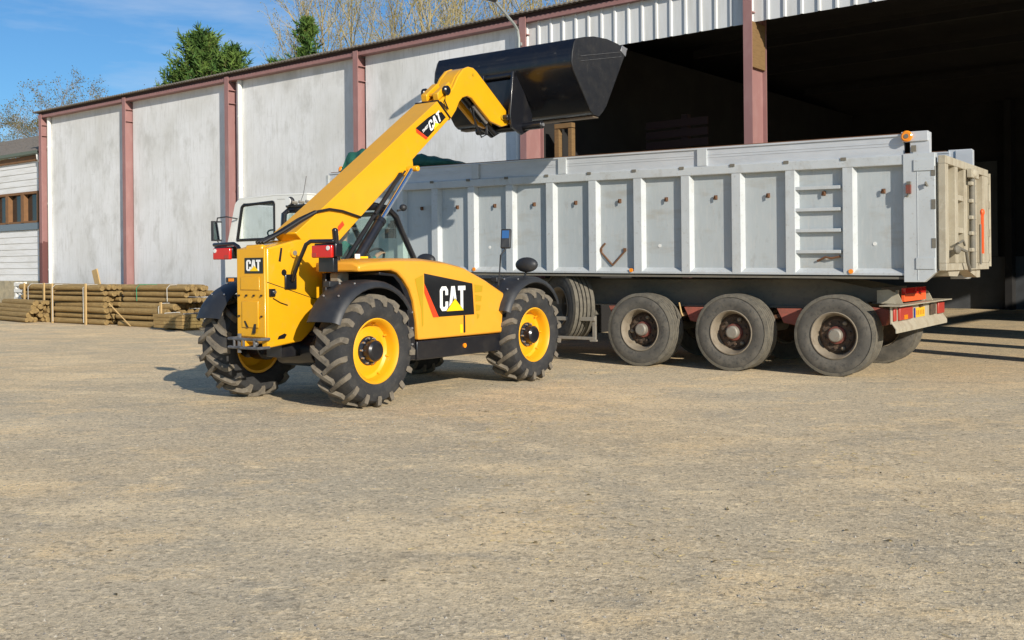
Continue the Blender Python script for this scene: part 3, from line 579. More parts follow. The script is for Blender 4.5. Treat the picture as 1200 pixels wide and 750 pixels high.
    mb.tube([(2.16, -.10, 3.62), (2.18, .10, 3.61), (2.20, .18, 3.60), (2.33, .20, 3.52)], .009, 6); mb.tube([(2.33, .20, 3.52), (2.26, .20, 3.62), (2.30, .19, 3.72), (2.36, .18, 3.72)], .009, 6); mb.obj('head_hose', 'cable', hd)
    # carriage
    mb = MB(fm)
    for v0, v1 in ((.24, .28), (-.28, -.24)):
        mb.prism([(3.66, 4.20), (3.74, 4.22), (4.12, 3.64), (4.10, 3.44), (3.86, 3.33), (3.62, 3.42), (3.58, 3.58)], v0, v1)
    mb.cyl((3.56, -.27, 3.55), (3.56, .27, 3.55), .04, 14); mb.cyl((3.90, -.55, 3.45), (3.90, .60, 3.45), .055, 14); mb.cyl((3.72, -.28, 4.16), (3.72, .28, 4.16), .04, 12)
    mb.box(3.70, 3.78, -.24, .24, 3.50, 4.10); ca = mb.obj('carriage', 'black_paint', T, bevel=.008)
    mb = MB(fm); mb.cyl((3.90, .60, 3.45), (3.90, .62, 3.45), .025, 10); mb.obj('pin', 'steel', ca)
    # bucket
    back = [(3.83, 4.555), (3.79, 4.50), (3.735, 4.36), (3.72, 4.22), (3.76, 4.12), (4.19, 3.62), (4.27, 3.575), (4.42, 3.57)]
    topl = [(5.21, 4.625), (4.95, 4.672), (4.65, 4.69), (4.30, 4.665), (4.05, 4.615), (3.83, 4.555)]
    mb = MB(fm); mb.strip(topl + back[1:], .018, -1.19, 1.19); bk = mb.obj('bucket', 'black_bucket', T, smooth=30)
    endp = topl + back[1:] + [(4.53, 3.65), (4.62, 3.74)]
    for v0, v1 in ((1.191, 1.211), (-1.211, -1.191)): MB(fm).prism(endp, v0, v1).obj('end_plate', 'black_worn', bk, bevel=.005, smooth=30)
    mb = MB(fm); mb.prism([(5.205, 4.64), (5.06, 4.668), (5.02, 4.58), (5.16, 4.52)], 1.2135, 1.219); mb.box(5.06, 5.225, -1.213, 1.213, 4.628, 4.648); mb.obj('cutting_edge', 'steel', bk, bevel=.003)
    mb = MB(fm); mb.box(4.30, 4.44, -1.18, 1.18, 3.545, 3.566); mb.obj('rim_bar', 'bucket_edge', bk, smooth=0)
    mb = MB(fm); mb.strip([(3.92, 4.33), (5.02, 4.56), (5.03, 4.50), (3.93, 4.27)], .006, 1.214, 1.222); mb.obj('stiffener', 'steel_worn', bk)
    # lift cylinder
    mb = MB(fm); mb.cyl((.38, .29, 1.375), (.95, .29, 2.045), .062, 20); mb.cyl((.92, .29, 2.01), (.955, .29, 2.05), .069, 20); mb.ball((.36, .29, 1.35), .08, .06, .08); cy = mb.obj('lift_cylinder', 'black_paint', T)
    MB(fm).cyl((.95, .29, 2.045), (1.50, .29, 2.675), .030, 16).obj('rod', 'chrome', cy)
    mb = MB(fm); mb.cyl((.40, .20, 1.50), (1.40, .20, 2.62), .028, 10); mb.tube([(.9, .25, 2.12), (1.2, .235, 2.42), (1.45, .235, 2.66)], .012, 6); mb.obj('cylinder_hose', 'cable', cy)
    # engine hood
    hood = [(.793, .662), (2.372, .655), (2.42, 1.15), (2.05, 1.305), (1.641, 1.455), (1.3, 1.512), (.885, 1.548), (.41, 1.55), (.0, 1.527), (-.15, 1.505), (-.15, 1.44), (.36, 1.452), (.46, 1.425), (.56, 1.35), (.66, 1.24), (.725, 1.11), (.775, .86)]
    mb = MB(fm); n = len(hood)
    # two lofted rings so that the top shoulder leans inwards
    top = lambda p: (p[0] * .995 + .01, p[1] + (.075 if p[1] > 1.46 else .02))
    rings = [[(p[0], 1.0, p[1]) for p in hood], [(p[0], .93, p[1]) if p[1] < 1.2 and p[0] > .5 else (p[0], .90, p[1] + .035 * (p[1] > 1.2 and not (p[0] < .7 and p[1] < 1.46))) for p in hood], [(p[0], .34, p[1] + .04 * (p[1] > 1.2 and not (p[0] < .7 and p[1] < 1.46))) for p in hood]]
    vs = [v for r_ in rings for v in r_]
    fs = [tuple(range(n))[::-1], tuple(range(2 * n, 3 * n))]
    for r_ in range(2): fs += [(r_ * n + i, r_ * n + (i + 1) % n, (r_ + 1) * n + (i + 1) % n, (r_ + 1) * n + i) for i in range(n)]
    mb.add(vs, fs); ho = mb.obj('engine_hood', 'yellow_hood', T, bevel=.022)
    mb = MB(fm); mb.box(.78, 2.362, .36, .985, .432, .648); si = mb.obj('sill', 'black_paint', T, bevel=.012)
    mb = MB(fm); mb.cyl((1.63, .985, .545), (1.63, 1.0, .545), .028, 16); mb.obj('side_marker', 'amber_lens', si)
    mb = MB(fm); mb.prism([(.60, .44), (.775, .44), (.765, .86), (.715, 1.10), (.65, 1.23), (.55, 1.34), (.45, 1.41), (.2, 1.435), (.2, 1.40), (.42, 1.385), (.52, 1.30), (.62, 1.15), (.66, .9)], .34, .97); mb.box(-.05, .775, .34, .40, .5, 1.43); li = mb.obj('arch_liner', 'black_paint', T, bevel=.008)
    mb = MB(fm)
    for z in (.52, .62, .80, .98): MB(fm).cyl((.71, .971, z), (.71, .984, z), .012, 8).obj('bolt', 'steel', li)
    mb = MB(fm); mb.prism([(.893, 1.412), (1.775, 1.282), (1.806, .908), (1.146, .908), (.896, 1.30)], 1.0015, 1.004); mb.obj('decal_panel', 'decal_black', ho, smooth=0)
    mb = MB(fm); mb.prism([(.896, 1.292), (1.143, .905), (1.045, .905), (.896, 1.19)], 1.0015, 1.0045); mb.obj('decal_stripe', 'red_decal', ho, smooth=0)
    mb = MB(fm); letters(mb, 'CAT', lambda x, y: ((1.165 + x * .235, 1.0075, .972 + y * .285), (1.165 + x * .235, 1.0042, .972 + y * .285)), .05); mb.obj('lettering', 'white_decal', ho, smooth=0)
    mb = MB(fm); mb.prism([(1.262, .958), (1.612, .958), (1.437, 1.118)], 1.0076, 1.0079); mb.m = 1; mb.prism([(1.278, .966), (1.596, .966), (1.437, 1.108)], 1.008, 1.010); mb.obj('emblem', ['decal_black', 'yellow_decal'], ho, smooth=0)
    mb = MB(fm); mb.prism([(.735, 1.352), (.875, 1.398), (.875, .83), (.85, .80), (.84, 1.0)], 1.0015, 1.0035)
    for z0, z1, u0, u1 in ((1.17, 1.27, 1.82, 1.985), (1.06, 1.145, 1.835, 1.965), (.945, 1.03, 1.845, 1.94), (.85, .92, 1.86, 1.915)): mb.prism([(u0, z0), (u1 - .02, z0 + .005), (u1, z1 - .02), (u0 - .005, z1)], 1.0015, 1.0035)
    mb.obj('vent', 'yellow_dark', ho, smooth=0)
    mb = MB(fm); mb.prism([(1.60, .70), (1.632, .70), (1.63, .905), (1.60, .905)], 1.0015, 1.0045); mb.obj('latch', 'cable', ho, smooth=0)
    mb = MB(fm); mb.box(1.535, 1.585, 1.0015, 1.003, .70, .80); mb.obj('sticker', 'yellow_decal', ho, smooth=0)
    mb = MB(fm); mb.box(.44, .51, .36, .375, 1.59, 1.64); mb.m = 1; mb.box(.52, .64, .36, .375, 1.59, 1.613); mb.obj('sticker', ['white_decal', 'yellow_decal'], ho, smooth=0)
    # post behind the boom, rear lamps
    mb = MB(fm); mb.tube([(.03, .50, 1.36), (.0, .53, 1.6), (-.05, .55, 1.89)], .035, 12); mb.ball((-.05, .55, 1.89), .036, .036, .03); mb.obj('grab_post', 'black_paint', T)
    mb = MB(fm); mb.box(-.06, .10, .46, .62, 1.30, 1.44); mb.obj('post_block', 'hub_grey', T, bevel=.03)
    for sd in (1, -1):
        f = lambda a, b, c, s=sd: (a, -b * s, c)
        mb = MB(f); mb.tube([(-.42, .275, 1.35), (-.45, .38, 1.50), (-.47, .55, 1.735), (-.47, .62, 1.765), (-.47, .97, 1.76)], .024, 8); mb.box(-.50, -.34, .236, .262, 1.26, 1.42); mb.box(-.46, -.36, .66, .98, 1.60, 1.74)
        if sd > 0: mb.box(-.44, -.37, .70, .92, 1.44, 1.60)
        b_ = mb.obj('lamp_bracket', 'black_paint', T, bevel=.008)
        mb = MB(f); mb.box(-.50, -.46, .66, .955, 1.59, 1.72); tl = mb.obj('tail_lamp', 'red_lens', b_, bevel=.012)
        MB(f).cyl((-.508, .91, 1.69), (-.501, .91, 1.69), .024, 14).obj('reversing_lens', 'white_lens', b_); MB(f).box(-.506, -.501, .67, .74, 1.60, 1.64).obj('indicator_lens', 'red_lens_old', b_)
    # mirrors
    mb = MB(fm); mb.tube([(2.36, .90, 1.15), (2.31, 1.0, 1.25), (2.29, 1.05, 1.62), (2.40, 1.06, 1.72), (2.46, 1.06, 1.84)], .012, 8); mb.obj('mirror_arm', 'black_plastic', T)
    mi = MB().box(-.01, .04, -.065, .065, -.125, .125).obj('mirror', 'black_plastic', T, bevel=.015); mi.location = (2.40, -1.05, 1.83); mi.rotation_euler = (0, R(13), R(24))
    MB().box(-.016, -.0105, -.042, .048, .0, .10).obj('mirror_face', 'mirror_glass', mi, smooth=0)
    for v, u, z in ((1.05, 2.845, 1.50), (-1.0, 3.25, 1.58)):
        mb = MB(fm); mb.ball((u, v, z), .085, .17, .098, 18, 10); mb.tube([(u, v, z - .05), (u, v - .02 * (1 if v > 0 else -1), 1.38), (u, v * .93, 1.28)], .013, 8); mb.obj('convex_mirror', 'black_plastic', T)
    # cab
    cabb = MB(fm); cabb.box(.50, 2.10, -1.02, -.36, .62, 1.30); cabb.box(.50, .60, -1.0, -.20, 1.30, 1.42); cb = cabb.obj('cab_base', 'black_paint', T, bevel=.03)
    cab = empty_part('cab', T)
    RZ = 2.20
    fr = MB(fm)
    P = {'rl': (.55, -.97), 'rr': (.55, -.17), 'fl': (1.72, -.97), 'fr': (1.72, -.17)}
    for v in (-.97, -.17):
        fr.tube([(.56, v, 1.28), (.55, v, 1.75), (.58, v, RZ - .05), (.66, v, RZ)], .035, 8)
        fr.tube([(.66, v, RZ), (1.30, v, RZ + .03), (1.60, v, RZ), (1.72, v, RZ - .08), (1.80, v, RZ - .22), (2.05, v, 1.60), (2.12, v, 1.30)], .038, 8)
    for u, z in ((.66, RZ), (1.66, RZ - .03), (.56, 1.30), (2.12, 1.30)): fr.cyl((u, -.97, z), (u, -.17, z), .032, 8)
    fr.obj('cab_frame', 'black_paint', cab)
    mb = MB(fm); mb.prism([(.62, RZ + .02), (.60, RZ + .06), (1.25, RZ + .10), (1.60, RZ + .06), (1.66, RZ + .01)], -.99, -.15); mb.obj('cab_roof', 'black_bucket', cab, bevel=.03)
    gl = [(.60, 1.32), (2.08, 1.32), (1.99, 1.64), (1.78, RZ - .22), (1.70, RZ - .08), (1.58, RZ - .03), (1.28, RZ), (.66, RZ - .03), (.59, 1.75)]
    for v in (-.966, -.178): MB(fm).prism(gl, v, v + .006).obj('side_window', 'cab_glass', cab, smooth=0)
    mb = MB(fm); mb.strip([(2.10, 1.34), (2.03, 1.60), (1.79, RZ - .22), (1.71, RZ - .09)], .006, -.94, -.20); mb.obj('windscreen', 'cab_glass', cab)
    mb = MB(fm); mb.strip([(.56, 1.34), (.55, 1.75), (.58, RZ - .06)], .006, -.94, -.20); mb.obj('rear_window', 'cab_glass', cab)
    st = MB(fm); st.box(.90, 1.40, -.80, -.36, 1.10, 1.28); st.prism([(.86, 1.24), (.98, 1.24), (.90, 1.86), (.80, 1.86)], -.78, -.38); st.obj('seat', 'seat_cloth', cab, bevel=.05)
    mb = MB(fm)
    ring = [(1.70 + .19 * math.cos(a) * .55, -.58 + .19 * math.sin(a), 1.57 + .19 * math.cos(a) * .83) for a in [2 * math.pi * i / 18 for i in range(19)]]
    mb.tube(ring, .016, 8); mb.cyl((1.70, -.58, 1.57), (1.86, -.58, 1.25), .03, 8); mb.box(1.70, 1.95, -.9, -.25, 1.2, 1.42); mb.obj('steering_wheel', 'black_plastic', cab)
    mb = MB(fm); mb.cyl((1.80, -.36, 2.02), (1.86, -.36, 2.02), .03, 8); mb.box(1.82, 1.86, -.46, -.30, 1.86, 1.98); mb.box(1.73, 1.78, -.28, -.22, 1.98, 2.08); mb.obj('cab_fittings', 'black_plastic', cab)
    mb = MB(fm); mb.ball((.62, -.90, 2.30), .045, .06, .06); mb.m = 1; mb.cyl((.57, -.90, 2.30), (.585, -.90, 2.30), .05, 14); mb.obj('work_lamp', ['black_plastic', 'white_lens'], cab)
    mb = MB(fm); mb.ball((1.80, -.12, 2.24), .05, .05, .045); mb.cyl((1.72, -.15, 2.20), (1.80, -.12, 2.22), .015, 6); mb.obj('work_lamp', 'black_plastic', cab)
    mb = MB(fm); mb.tube([(.72, -.86, 2.24), (.78, -.84, 2.40), (.82, -.83, 2.62)], .005, 5); mb.obj('antenna', 'cable', cab)
    mb = MB(fm)
    for k in range(4): mb.tube([(.60, -.85 + .12 * k, 2.29), (.66, -.82 + .12 * k, 2.28)], .02, 6)
    mb.obj('roof_fittings', 'hub_grey', cab)
build_telehandler()

# ------------------------------------------------------------------ the driver
def build_driver():
    root = (.98, -.58)
    V = []; E = []; Rd = []
    def v(p, r): V.append((p[0] + .16, -p[1], p[2] + .10)); Rd.append(r); return len(V) - 1
    def chain(a, pts):
        for p, r in pts: b = v(p, r); E.append((a, b)); a = b
        return a
    pel = v((.98, -.58, 1.26), .14)
    ch = chain(pel, [((.96, -.58, 1.42), .135), ((.97, -.58, 1.58), .145)])
    nk = chain(ch, [((1.0, -.58, 1.72), .055), ((1.02, -.58, 1.80), .075), ((1.03, -.58, 1.89), .092), ((1.03, -.58, 1.97), .06)])
    for sd in (-1, 1):
        el = chain(ch, [((.99, -.58 + .17 * sd, 1.62), .062), ((1.12, -.58 + .22 * sd, 1.42), .048), ((1.32, -.58 + .21 * sd, 1.46), .036), ((1.43, -.58 + .18 * sd, 1.52), .027)])
        pm = chain(el, [((1.48, -.58 + .17 * sd, 1.545), .032)])
        for k in range(4):
            y = -.58 + .17 * sd + (k - 1.5) * .02
            chain(pm, [((1.53, y, 1.57), .010), ((1.565, y, 1.585 - .003 * k), .009), ((1.58, y, 1.56), .008)])
        chain(pm, [((1.49, -.58 + .13 * sd, 1.555), .011), ((1.52, -.58 + .115 * sd, 1.57), .009)])
        chain(pel, [((1.10, -.58 + .11 * sd, 1.24), .09), ((1.42, -.58 + .14 * sd, 1.27), .065), ((1.52, -.58 + .14 * sd, 1.02), .048), ((1.54, -.58 + .14 * sd, .84), .04), ((1.66, -.58 + .14 * sd, .81), .04)])
    me = bpy.data.meshes.new('person_skeleton'); me.from_pydata(V, E, []); o = bpy.data.objects.new('person_skeleton', me); COL.objects.link(o)
    sk = o.modifiers.new('skin', 'SKIN'); sd_ = o.modifiers.new('sub', 'SUBSURF'); sd_.levels = 2
    lay = me.skin_vertices[0].data
    for i, r in enumerate(Rd): lay[i].radius = (r, r)
    lay[0].use_root = True
    bpy.context.view_layer.update()
    body = bpy.data.meshes.new_from_object(o.evaluated_get(bpy.context.evaluated_depsgraph_get())); bpy.data.objects.remove(o)
    body.name = 'person'
    body.materials.clear()
    for m in ('green_shirt', 'skin', 'dark_trousers'): body.materials.append(MATS[m])
    for p in body.polygons:
        x, y, z = p.center; p.use_smooth = True
        p.material_index = 1 if (z > 1.815 or (x > 1.56 and z > 1.50)) else (2 if z < 1.34 or x > 1.36 and z < 1.46 else 0)
    b = bpy.data.objects.new('person', body); COL.objects.link(b); b.location = MO; b.rotation_euler = (0, 0, R(MYAW))
    tag(b, 'person in a green shirt seated at the controls inside the loader cab', 'person')
    fh = lambda u, v, z: (u + .16, -v, z + .10); mb = MB(fh); mb.ball((1.012, -.58, 1.93), .098, .092, .085, 16, 10); mb.obj('hair', 'hair', b)
    mb = MB(fh)
    mb.ball((1.125, -.58, 1.86), .022, .014, .02, 8, 6); mb.m = 0
    for s in (-1, 1): mb.ball((1.03, -.58 + .092 * s, 1.86), .022, .012, .03, 8, 6)
    mb.m = 1
    for s in (-1, 1): mb.ball((1.112, -.58 + .035 * s, 1.885), .009, .014, .008, 8, 6)
    mb.box(1.112, 1.118, -.605, -.555, 1.812, 1.819); mb.obj('face', ['skin', 'hair'], b)
build_driver()

# ================================================================== TIPPER TRAILER   (local x = forward along the trailer, y = towards the near side)
TO = (4.18, 13.46, 0); TYAW = math.degrees(math.atan2(.5736, -.8191))
PI_ = .0112
ft = lambda s, w, z: (s, w, z + (PI_ * (s + .92) if z > 1.25 else 0))       # the body is pitched slightly up to the front
fp = lambda s, w, z: (s, w, z)
WID = 2.66
def truck_wheel():
    mb = MB(); h = .19
    mb.lathe([(-h + .02, .30), (-h, .36), (-h, .46), (-h + .02, .505), (h - .02, .505), (h, .46), (h + .006, .41), (h, .36), (h - .02, .30)], 0, 0, 52)
    mb.m = 1
    for y0, y1 in ((-.172, -.105), (-.092, -.032), (-.02, .03), (.042, .095), (.108, .172)): mb.lathe([(y0, .50), (y0 + .004, .535), (y1 - .004, .535), (y1, .50)], 0, 0, 52)
    mb.m = 1; mb.lathe([(.172, .498), (.180, .533), (.186, .515), (.190, .49)], 0, 0, 52)
    tyre = mb.mesh('tyre', ['truck_rubber', 'truck_tread'], 40)
    mb = MB(); mb.lathe([(-.15, .295), (.165, .298), (.188, .312), (.192, .300), (.175, .283), (.10, .262), (.02, .255), (.0, .245), (-.02, .255), (-.15, .28)], 0, 0, 44); rim = mb.mesh('rim', 'rim_dusty', 35)
    mb = MB(); mb.lathe([(-.05, .26), (.01, .255), (.025, .225), (.04, .21), (.045, .12), (.06, .12)], 0, 0, 36, cap=True)
    for i in range(10):
        a = 2 * math.pi * i / 10; mb.cyl((.17 * math.cos(a), .03, .17 * math.sin(a)), (.17 * math.cos(a), .075, .17 * math.sin(a)), .018, 6)
    for a in (2.4, 4.5): mb.m = 1; mb.ball((.19 * math.cos(a), .06, .19 * math.sin(a)), .035, .03, .03, 8, 6)
    mb.m = 0
    plate = mb.mesh('wheel_plate', ['rim_inner', 'rim_dusty'], 35)
    mb = MB(); mb.lathe([(.04, .125), (.085, .115), (.09, .085)], 0, 0, 28, cap=True); mb.m = 1; mb.lathe([(.085, .09), (.155, .088), (.17, .07), (.172, .01)], 0, 0, 28, cap=True); hub = mb.mesh('hub', ['hub_red', 'hub_grey'], 35)
    return (('tyre', tyre), ('rim', rim), ('wheel_plate', plate), ('hub', hub))
TW = truck_wheel()
def add_wheel(parent, loc, rz, name='wheel', parts=TW):
    w = empty_part(name, parent, loc); w.rotation_euler = (0, rnd.uniform(0, 6), rz)
    w.rotation_mode = 'ZYX' if False else 'XYZ'
    for nm, me in parts:
        o = bpy.data.objects.new(nm, me); COL.objects.link(o); o.parent = w
    return w
def build_trailer():
    T = thing('tipper_trailer', 'silver aluminium tipper trailer with vertical ribs and three axles parked before the barn', 'trailer', TO, TYAW)
    SF = 9.15
    for i, s in enumerate((0, 1.43, 2.85)):
        add_wheel(T, (s, -.205, .535), 0); add_wheel(T, (s, -2.30, .535), math.pi)
        MB(fp).cyl((s, -2.1, .535), (s, -.4, .535), .075, 12).obj('axle', 'chassis_grey', T)
    # side walls
    for far in (0, 1):
        f = ft if not far else (lambda s, w, z: ft(s, -WID - w, z))
        mb = MB(f)
        mb.box(-.90, SF, -.105, -.075, 1.345, 2.72); mb.obj('side_wall', 'alu', T, smooth=0)
        mb = MB(f)        # ledge with sloped top, bottom rail
        mb.prism([(-.12, 1.318), (.004, 1.318), (.004, 1.345), (-.074, 1.405), (-.12, 1.405)], -.90, SF, 'x'); mb.obj('bottom_rail', 'alu_rib', T, smooth=0)
        mb = MB(f); mb.box(-.90, SF, -.10, .008, 2.706, 2.83); mb.obj('top_rail', 'alu_rib', T, bevel=.01, smooth=0)
        mb = MB(f); mb.box(-.90, SF, -.09, -.035, 2.83, 3.075); mb.box(-.90, SF, -.09, -.030, 2.985, 2.992); mb.box(-.90, SF, -.09, -.030, 2.95, 2.955); mb.box(-.90, SF, -.10, -.015, 3.068, 3.092); mb.obj('top_board', 'alu_rail', T, smooth=0)
        mb = MB(f); mb.box(-.85, SF - .05, -.095, -.02, 3.093, 3.103); mb.obj('top_capping', 'rust', T, smooth=0)
        sl = []
        for k in range(-1, 12):
            s = 6.735 - .764 * k + .0
            if s < -.75 or s > SF - .1: continue
            mb = MB(f); mb.prism([(s + .0, .006), (s + .0, -.074), (s - .165, -.074), (s - .125, .006)], 1.330, 2.705, 'z'); mb.obj('rib', 'alu_rib', T, smooth=0)
            if not far:
                hk = MB(f); c = s - .50
                hk.tube([(c + .03, -.07, 2.37), (c + .01, -.045, 2.41), (c - .015, -.03, 2.40), (c - .02, -.03, 2.355)], .012, 6); hk.box(c - .02, c + .02, -.076, -.066, 2.36, 2.42); hk.obj('rope_hook', 'rust', T)
                if k % 4 == 1:
                    pl = MB(f); pl.cyl((c + .12, -.075, 1.72), (c + .12, -.068, 1.72), .025, 10); pl.obj('rivet_plate', 'white_lens', T)
            # small brackets on the top rail
            if not far and k > -1:
                br = MB(f); br.box(s - .05, s + .02, .008, .02, 2.80, 2.838); br.obj('rail_clip', 'chassis_grey', T, smooth=0)
        for s in (5.87, 4.20, 1.88):
            mb = MB(f); mb.box(s - .12, s + .02, -.035, .0, 2.835, 3.075); mb.obj('board_stay', 'alu_rib', T, smooth=0)
        # rear post
        mb = MB(f); mb.prism([(-.90, 1.235), (-1.14, 1.235), (-1.28, 1.36), (-1.28, 2.84), (-.90, 2.84)], -.11, .02, 'y'); mb.obj('rear_post', 'alu_rib', T, bevel=.006, smooth=0)
        mb = MB(f); mb.box(-1.22, -.98, -.09, -.01, 2.84, 3.10); mb.box(-1.20, -.88, -.07, .012, 2.99, 3.115); mb.obj('corner_head', 'alu_rail', T, bevel=.006, smooth=0)
        if not far:
            mb = MB(f); mb.box(-1.275, -1.03, .0205, .034, 2.62, 2.76); mb.box(-1.27, -1.05, .0205, .034, 1.40, 1.54); mb.box(-1.075, -1.065, .0205, .024, 1.26, 2.62); mb.obj('post_plate', 'alu_rib', T, bevel=.004, smooth=0)
            mb = MB(f)
            for z in (1.66, 2.14, 2.55): mb.box(-1.284, -1.235, .0205, .026, z, z + .12)
            mb.box(-1.06, -1.0, .012, .022, 2.86, 2.94); mb.obj('post_slot', 'chassis_grey', T, smooth=0)
            mb = MB(f); mb.box(-1.0, -.945, .02, .075, 2.34, 2.45); mb.m = 1; mb.box(-1.0, -.955, .022, .078, 2.45, 2.49); mb.tube([(-.98, .06, 2.34), (-.96, .06, 2.30), (-.93, .05, 2.31)], .012, 6); mb.tube([(-1.17, .02, 2.44), (-1.18, .06, 2.47), (-1.20, .06, 2.42)], .015, 6); mb.obj('post_latch', ['hub_red', 'chassis_grey'], T, smooth=0)
            mb = MB(f); mb.lathe([(.015, .02), (.015, .058), (.03, .07), (.05, .07), (.062, .055), (.06, .03)], -.955, 3.055, 24, cap=True); mb.m = 1; mb.cyl((-.955, .05, 3.055), (-.955, .068, 3.055), .028, 12); mb.obj('tarp_roller', ['amber_lens', 'chassis_grey'], T)
            # ladder rungs in the bay between the two rearmost ribs
            for z in (1.60, 1.88, 2.155, 2.44):
                MB(f).box(-.125 + .02, .62 - .015, -.045, -.005, z, z + .045).obj('ladder_rung', 'alu_rib', T, bevel=.004, smooth=0)
            MB(f).tube([(-.09, -.04, 1.56), (.03, -.03, 1.535), (.10, -.03, 1.55), (.22, -.06, 1.50)], .016, 6).obj('rung_hook', 'rust', T)
            # orange markers
            for s in (5.92, 3.03, -.17 - .0): MB(f).cyl((s - .07, .006, 1.365), (s - .07, .022, 1.365), .03, 14).obj('side_marker', 'amber_lens', T)
            # rusty hazard placard holder
            mb = MB(f); q = [((3.435, 1.765), (3.535, 1.66)), ((3.535, 1.66), (3.312, 1.435)), ((3.312, 1.435), (3.09, 1.655))]
            for (a, c) in q: mb.tube([(a[0], -.06, a[1]), (c[0], -.06, c[1])], .014, 6)
            mb.box(3.49, 3.545, -.07, -.05, 1.64, 1.685); mb.box(3.08, 3.125, -.07, -.05, 1.645, 1.69); mb.obj('placard_holder', 'rust', T, smooth=0)
    MB(ft).box(SF, SF + .06, -WID, 0, 1.33, 3.05).obj('front_wall', 'alu', T, smooth=0)
    MB(ft).box(-1.2, SF, -WID + .12, -.12, 1.30, 1.345).obj('floor', 'chassis_grey', T, smooth=0)
    MB(ft).box(-.9, SF, -WID + .02, -.02, 1.27, 1.299).obj('floor_bearer', 'chassis_grey', T, smooth=0)
    # tailgate
    X = lambda f_: -WID * f_
    mb = MB(ft); mb.box(-1.31, -1.285, X(.02), X(.98), 1.40, 2.72); tg = mb.obj('tailgate', 'tan_dust_metal', T, smooth=0)
    mb = MB(ft); mb.box(-1.40, -1.312, X(0), X(1), 2.70, 2.80); mb.box(-1.40, -1.312, X(0), X(1), 1.38, 1.47)
    for f0, f1 in ((0.0, .06), (.20, .26), (.40, .44), (.64, .70), (.86, 1.0)): mb.box(-1.398, -1.312, X(f0), X(f1), 1.471, 2.699)
    for z in (1.86, 2.28): mb.box(-1.385, -1.312, X(.261), X(.399), z, z + .07); 
    mb.obj('tailgate_frame', 'tan_dust_metal', tg, bevel=.006, smooth=0)
    mb = MB(ft); mb.cyl((-1.43, X(.52), 1.40), (-1.43, X(.52), 2.60), .04, 12); mb.cyl((-1.43, X(.72), 1.45), (-1.43, X(.72), 2.0), .015, 8); mb.obj('locking_rod', 'chassis_grey', tg)
    mb = MB(ft)
    for z in (1.62, 1.84, 2.05, 2.27, 2.50): MB(ft).box(-1.46, -1.40, X(.47), X(.57), z, z + .05).obj('rod_guide', 'tan_dust_metal', tg, bevel=.008)
    mb.box(-1.47, -1.40, X(.45), X(.62), 2.60, 2.72); mb.ball((-1.45, X(.52), 2.66), .05, .11, .07); mb.obj('top_latch', 'tan_dust_metal', tg, bevel=.008)
    mb = MB(ft); mb.ball((-1.44, X(.15), 1.64), .04, .12, .06); mb.tube([(-1.44, X(.2), 1.66), (-1.47, X(.3), 1.62), (-1.47, X(.33), 1.48), (-1.47, X(.37), 1.40), (-1.45, X(.42), 1.37)], .02, 8); mb.tube([(-1.44, X(.18), 1.72), (-1.46, X(.25), 1.76), (-1.45, X(.3), 1.70)], .014, 6); mb.obj('latch_gear', 'chassis_grey', tg)
    mb = MB(ft); mb.box(-1.45, -1.43, X(.735), X(.775), 1.60, 2.14); mb.ball((-1.44, X(.755), 2.17), .03, .06, .05); mb.obj('ratchet_strap', 'orange_plate', tg, smooth=0)
    mb = MB(ft)
    for z in (1.50, 1.85, 2.25, 2.60): mb.box(-1.42, -1.29, X(1.001), X(1.02), z, z + .10)
    mb.cyl((-1.40, X(1.014), 1.42), (-1.40, X(1.014), 2.75), .025, 8); mb.obj('hinge', 'tan_dust_metal', tg)
    mb = MB(ft); mb.prism([(X(.10), 1.379), (X(.36), 1.379), (X(.30), 1.30), (X(.12), 1.31)], -1.36, -1.20, 'x'); mb.prism([(X(.52), 1.379), (X(.84), 1.379), (X(.84), 1.27), (X(.76), 1.27)], -1.36, -1.20, 'x'); mb.obj('spill_lip', 'tan_dust_metal', tg, smooth=0)
    # chassis beams
    for w in (-.62, -1.96):
        mb = MB(fp); mb.prism([(-.45, 1.02), (-.45, 1.12), (.3, 1.262), (SF - 1.2, 1.262), (SF - 1.2, .89), (3.6, .89), (.25, .89), (.0, .90), (-.45, .985)], w - .012, w + .012, 'y')
        mb.box(-.4, SF - 1.2, w - .08, w + .08, .868, .888); mb.obj('chassis_beam', 'chassis_grey', T, smooth=0)
        mb = MB(fp)
        for s in (.72, 2.13, 3.4): MB(fp).prism([(s - .22, .86), (s + .22, .86), (s + .12, .66), (s - .10, .62)], w + .02, w + .16).obj('spring_hanger', 'red_primer', T, bevel=.01)
        MB(fp).prism([(-.62, .86), (-.35, .90), (-.30, .62), (-.55, .66)], w + .02, w + .16).obj('spring_hanger', 'red_primer', T, bevel=.01)
        for s in (0, 1.43, 2.85): MB(fp).strip([(s - .55, .74), (s - .25, .66), (s, .63), (s + .25, .66), (s + .55, .74)], .05, w + .04, w + .13).obj('leaf_spring', 'rust', T)
    mb = MB(fp)
    for s in (-.38, .7, 2.1, 3.7, 5.2, 6.8): MB(fp).box(s - .06, s + .06, -1.94, -.64, .93, 1.15).obj('cross_member', 'chassis_grey', T, smooth=0)
    mb = MB(fp); mb.tube([(2.32, -.25, .93), (2.26, -.2, .78), (2.24, -.2, .74)], .012, 6); mb.obj('chock_hook', 'timber_pale', T)
    # rear bumper with lamps
    B = lambda f_: -.0 - 2.78 * f_
    mb = MB(fp); mb.box(-.74, -.72, B(0), B(1), .70, .925); mb.prism([(-.742, .70), (-.742, .72), (-.80, .64), (-.80, .585), (-.785, .585), (-.785, .635)], B(.0), B(1), 'y'); mb.box(-.86, -.60, B(-.02), B(1.02), .926, .94); bp_ = mb.obj('rear_bumper', 'tan_dust_metal', T, bevel=.003, smooth=0)
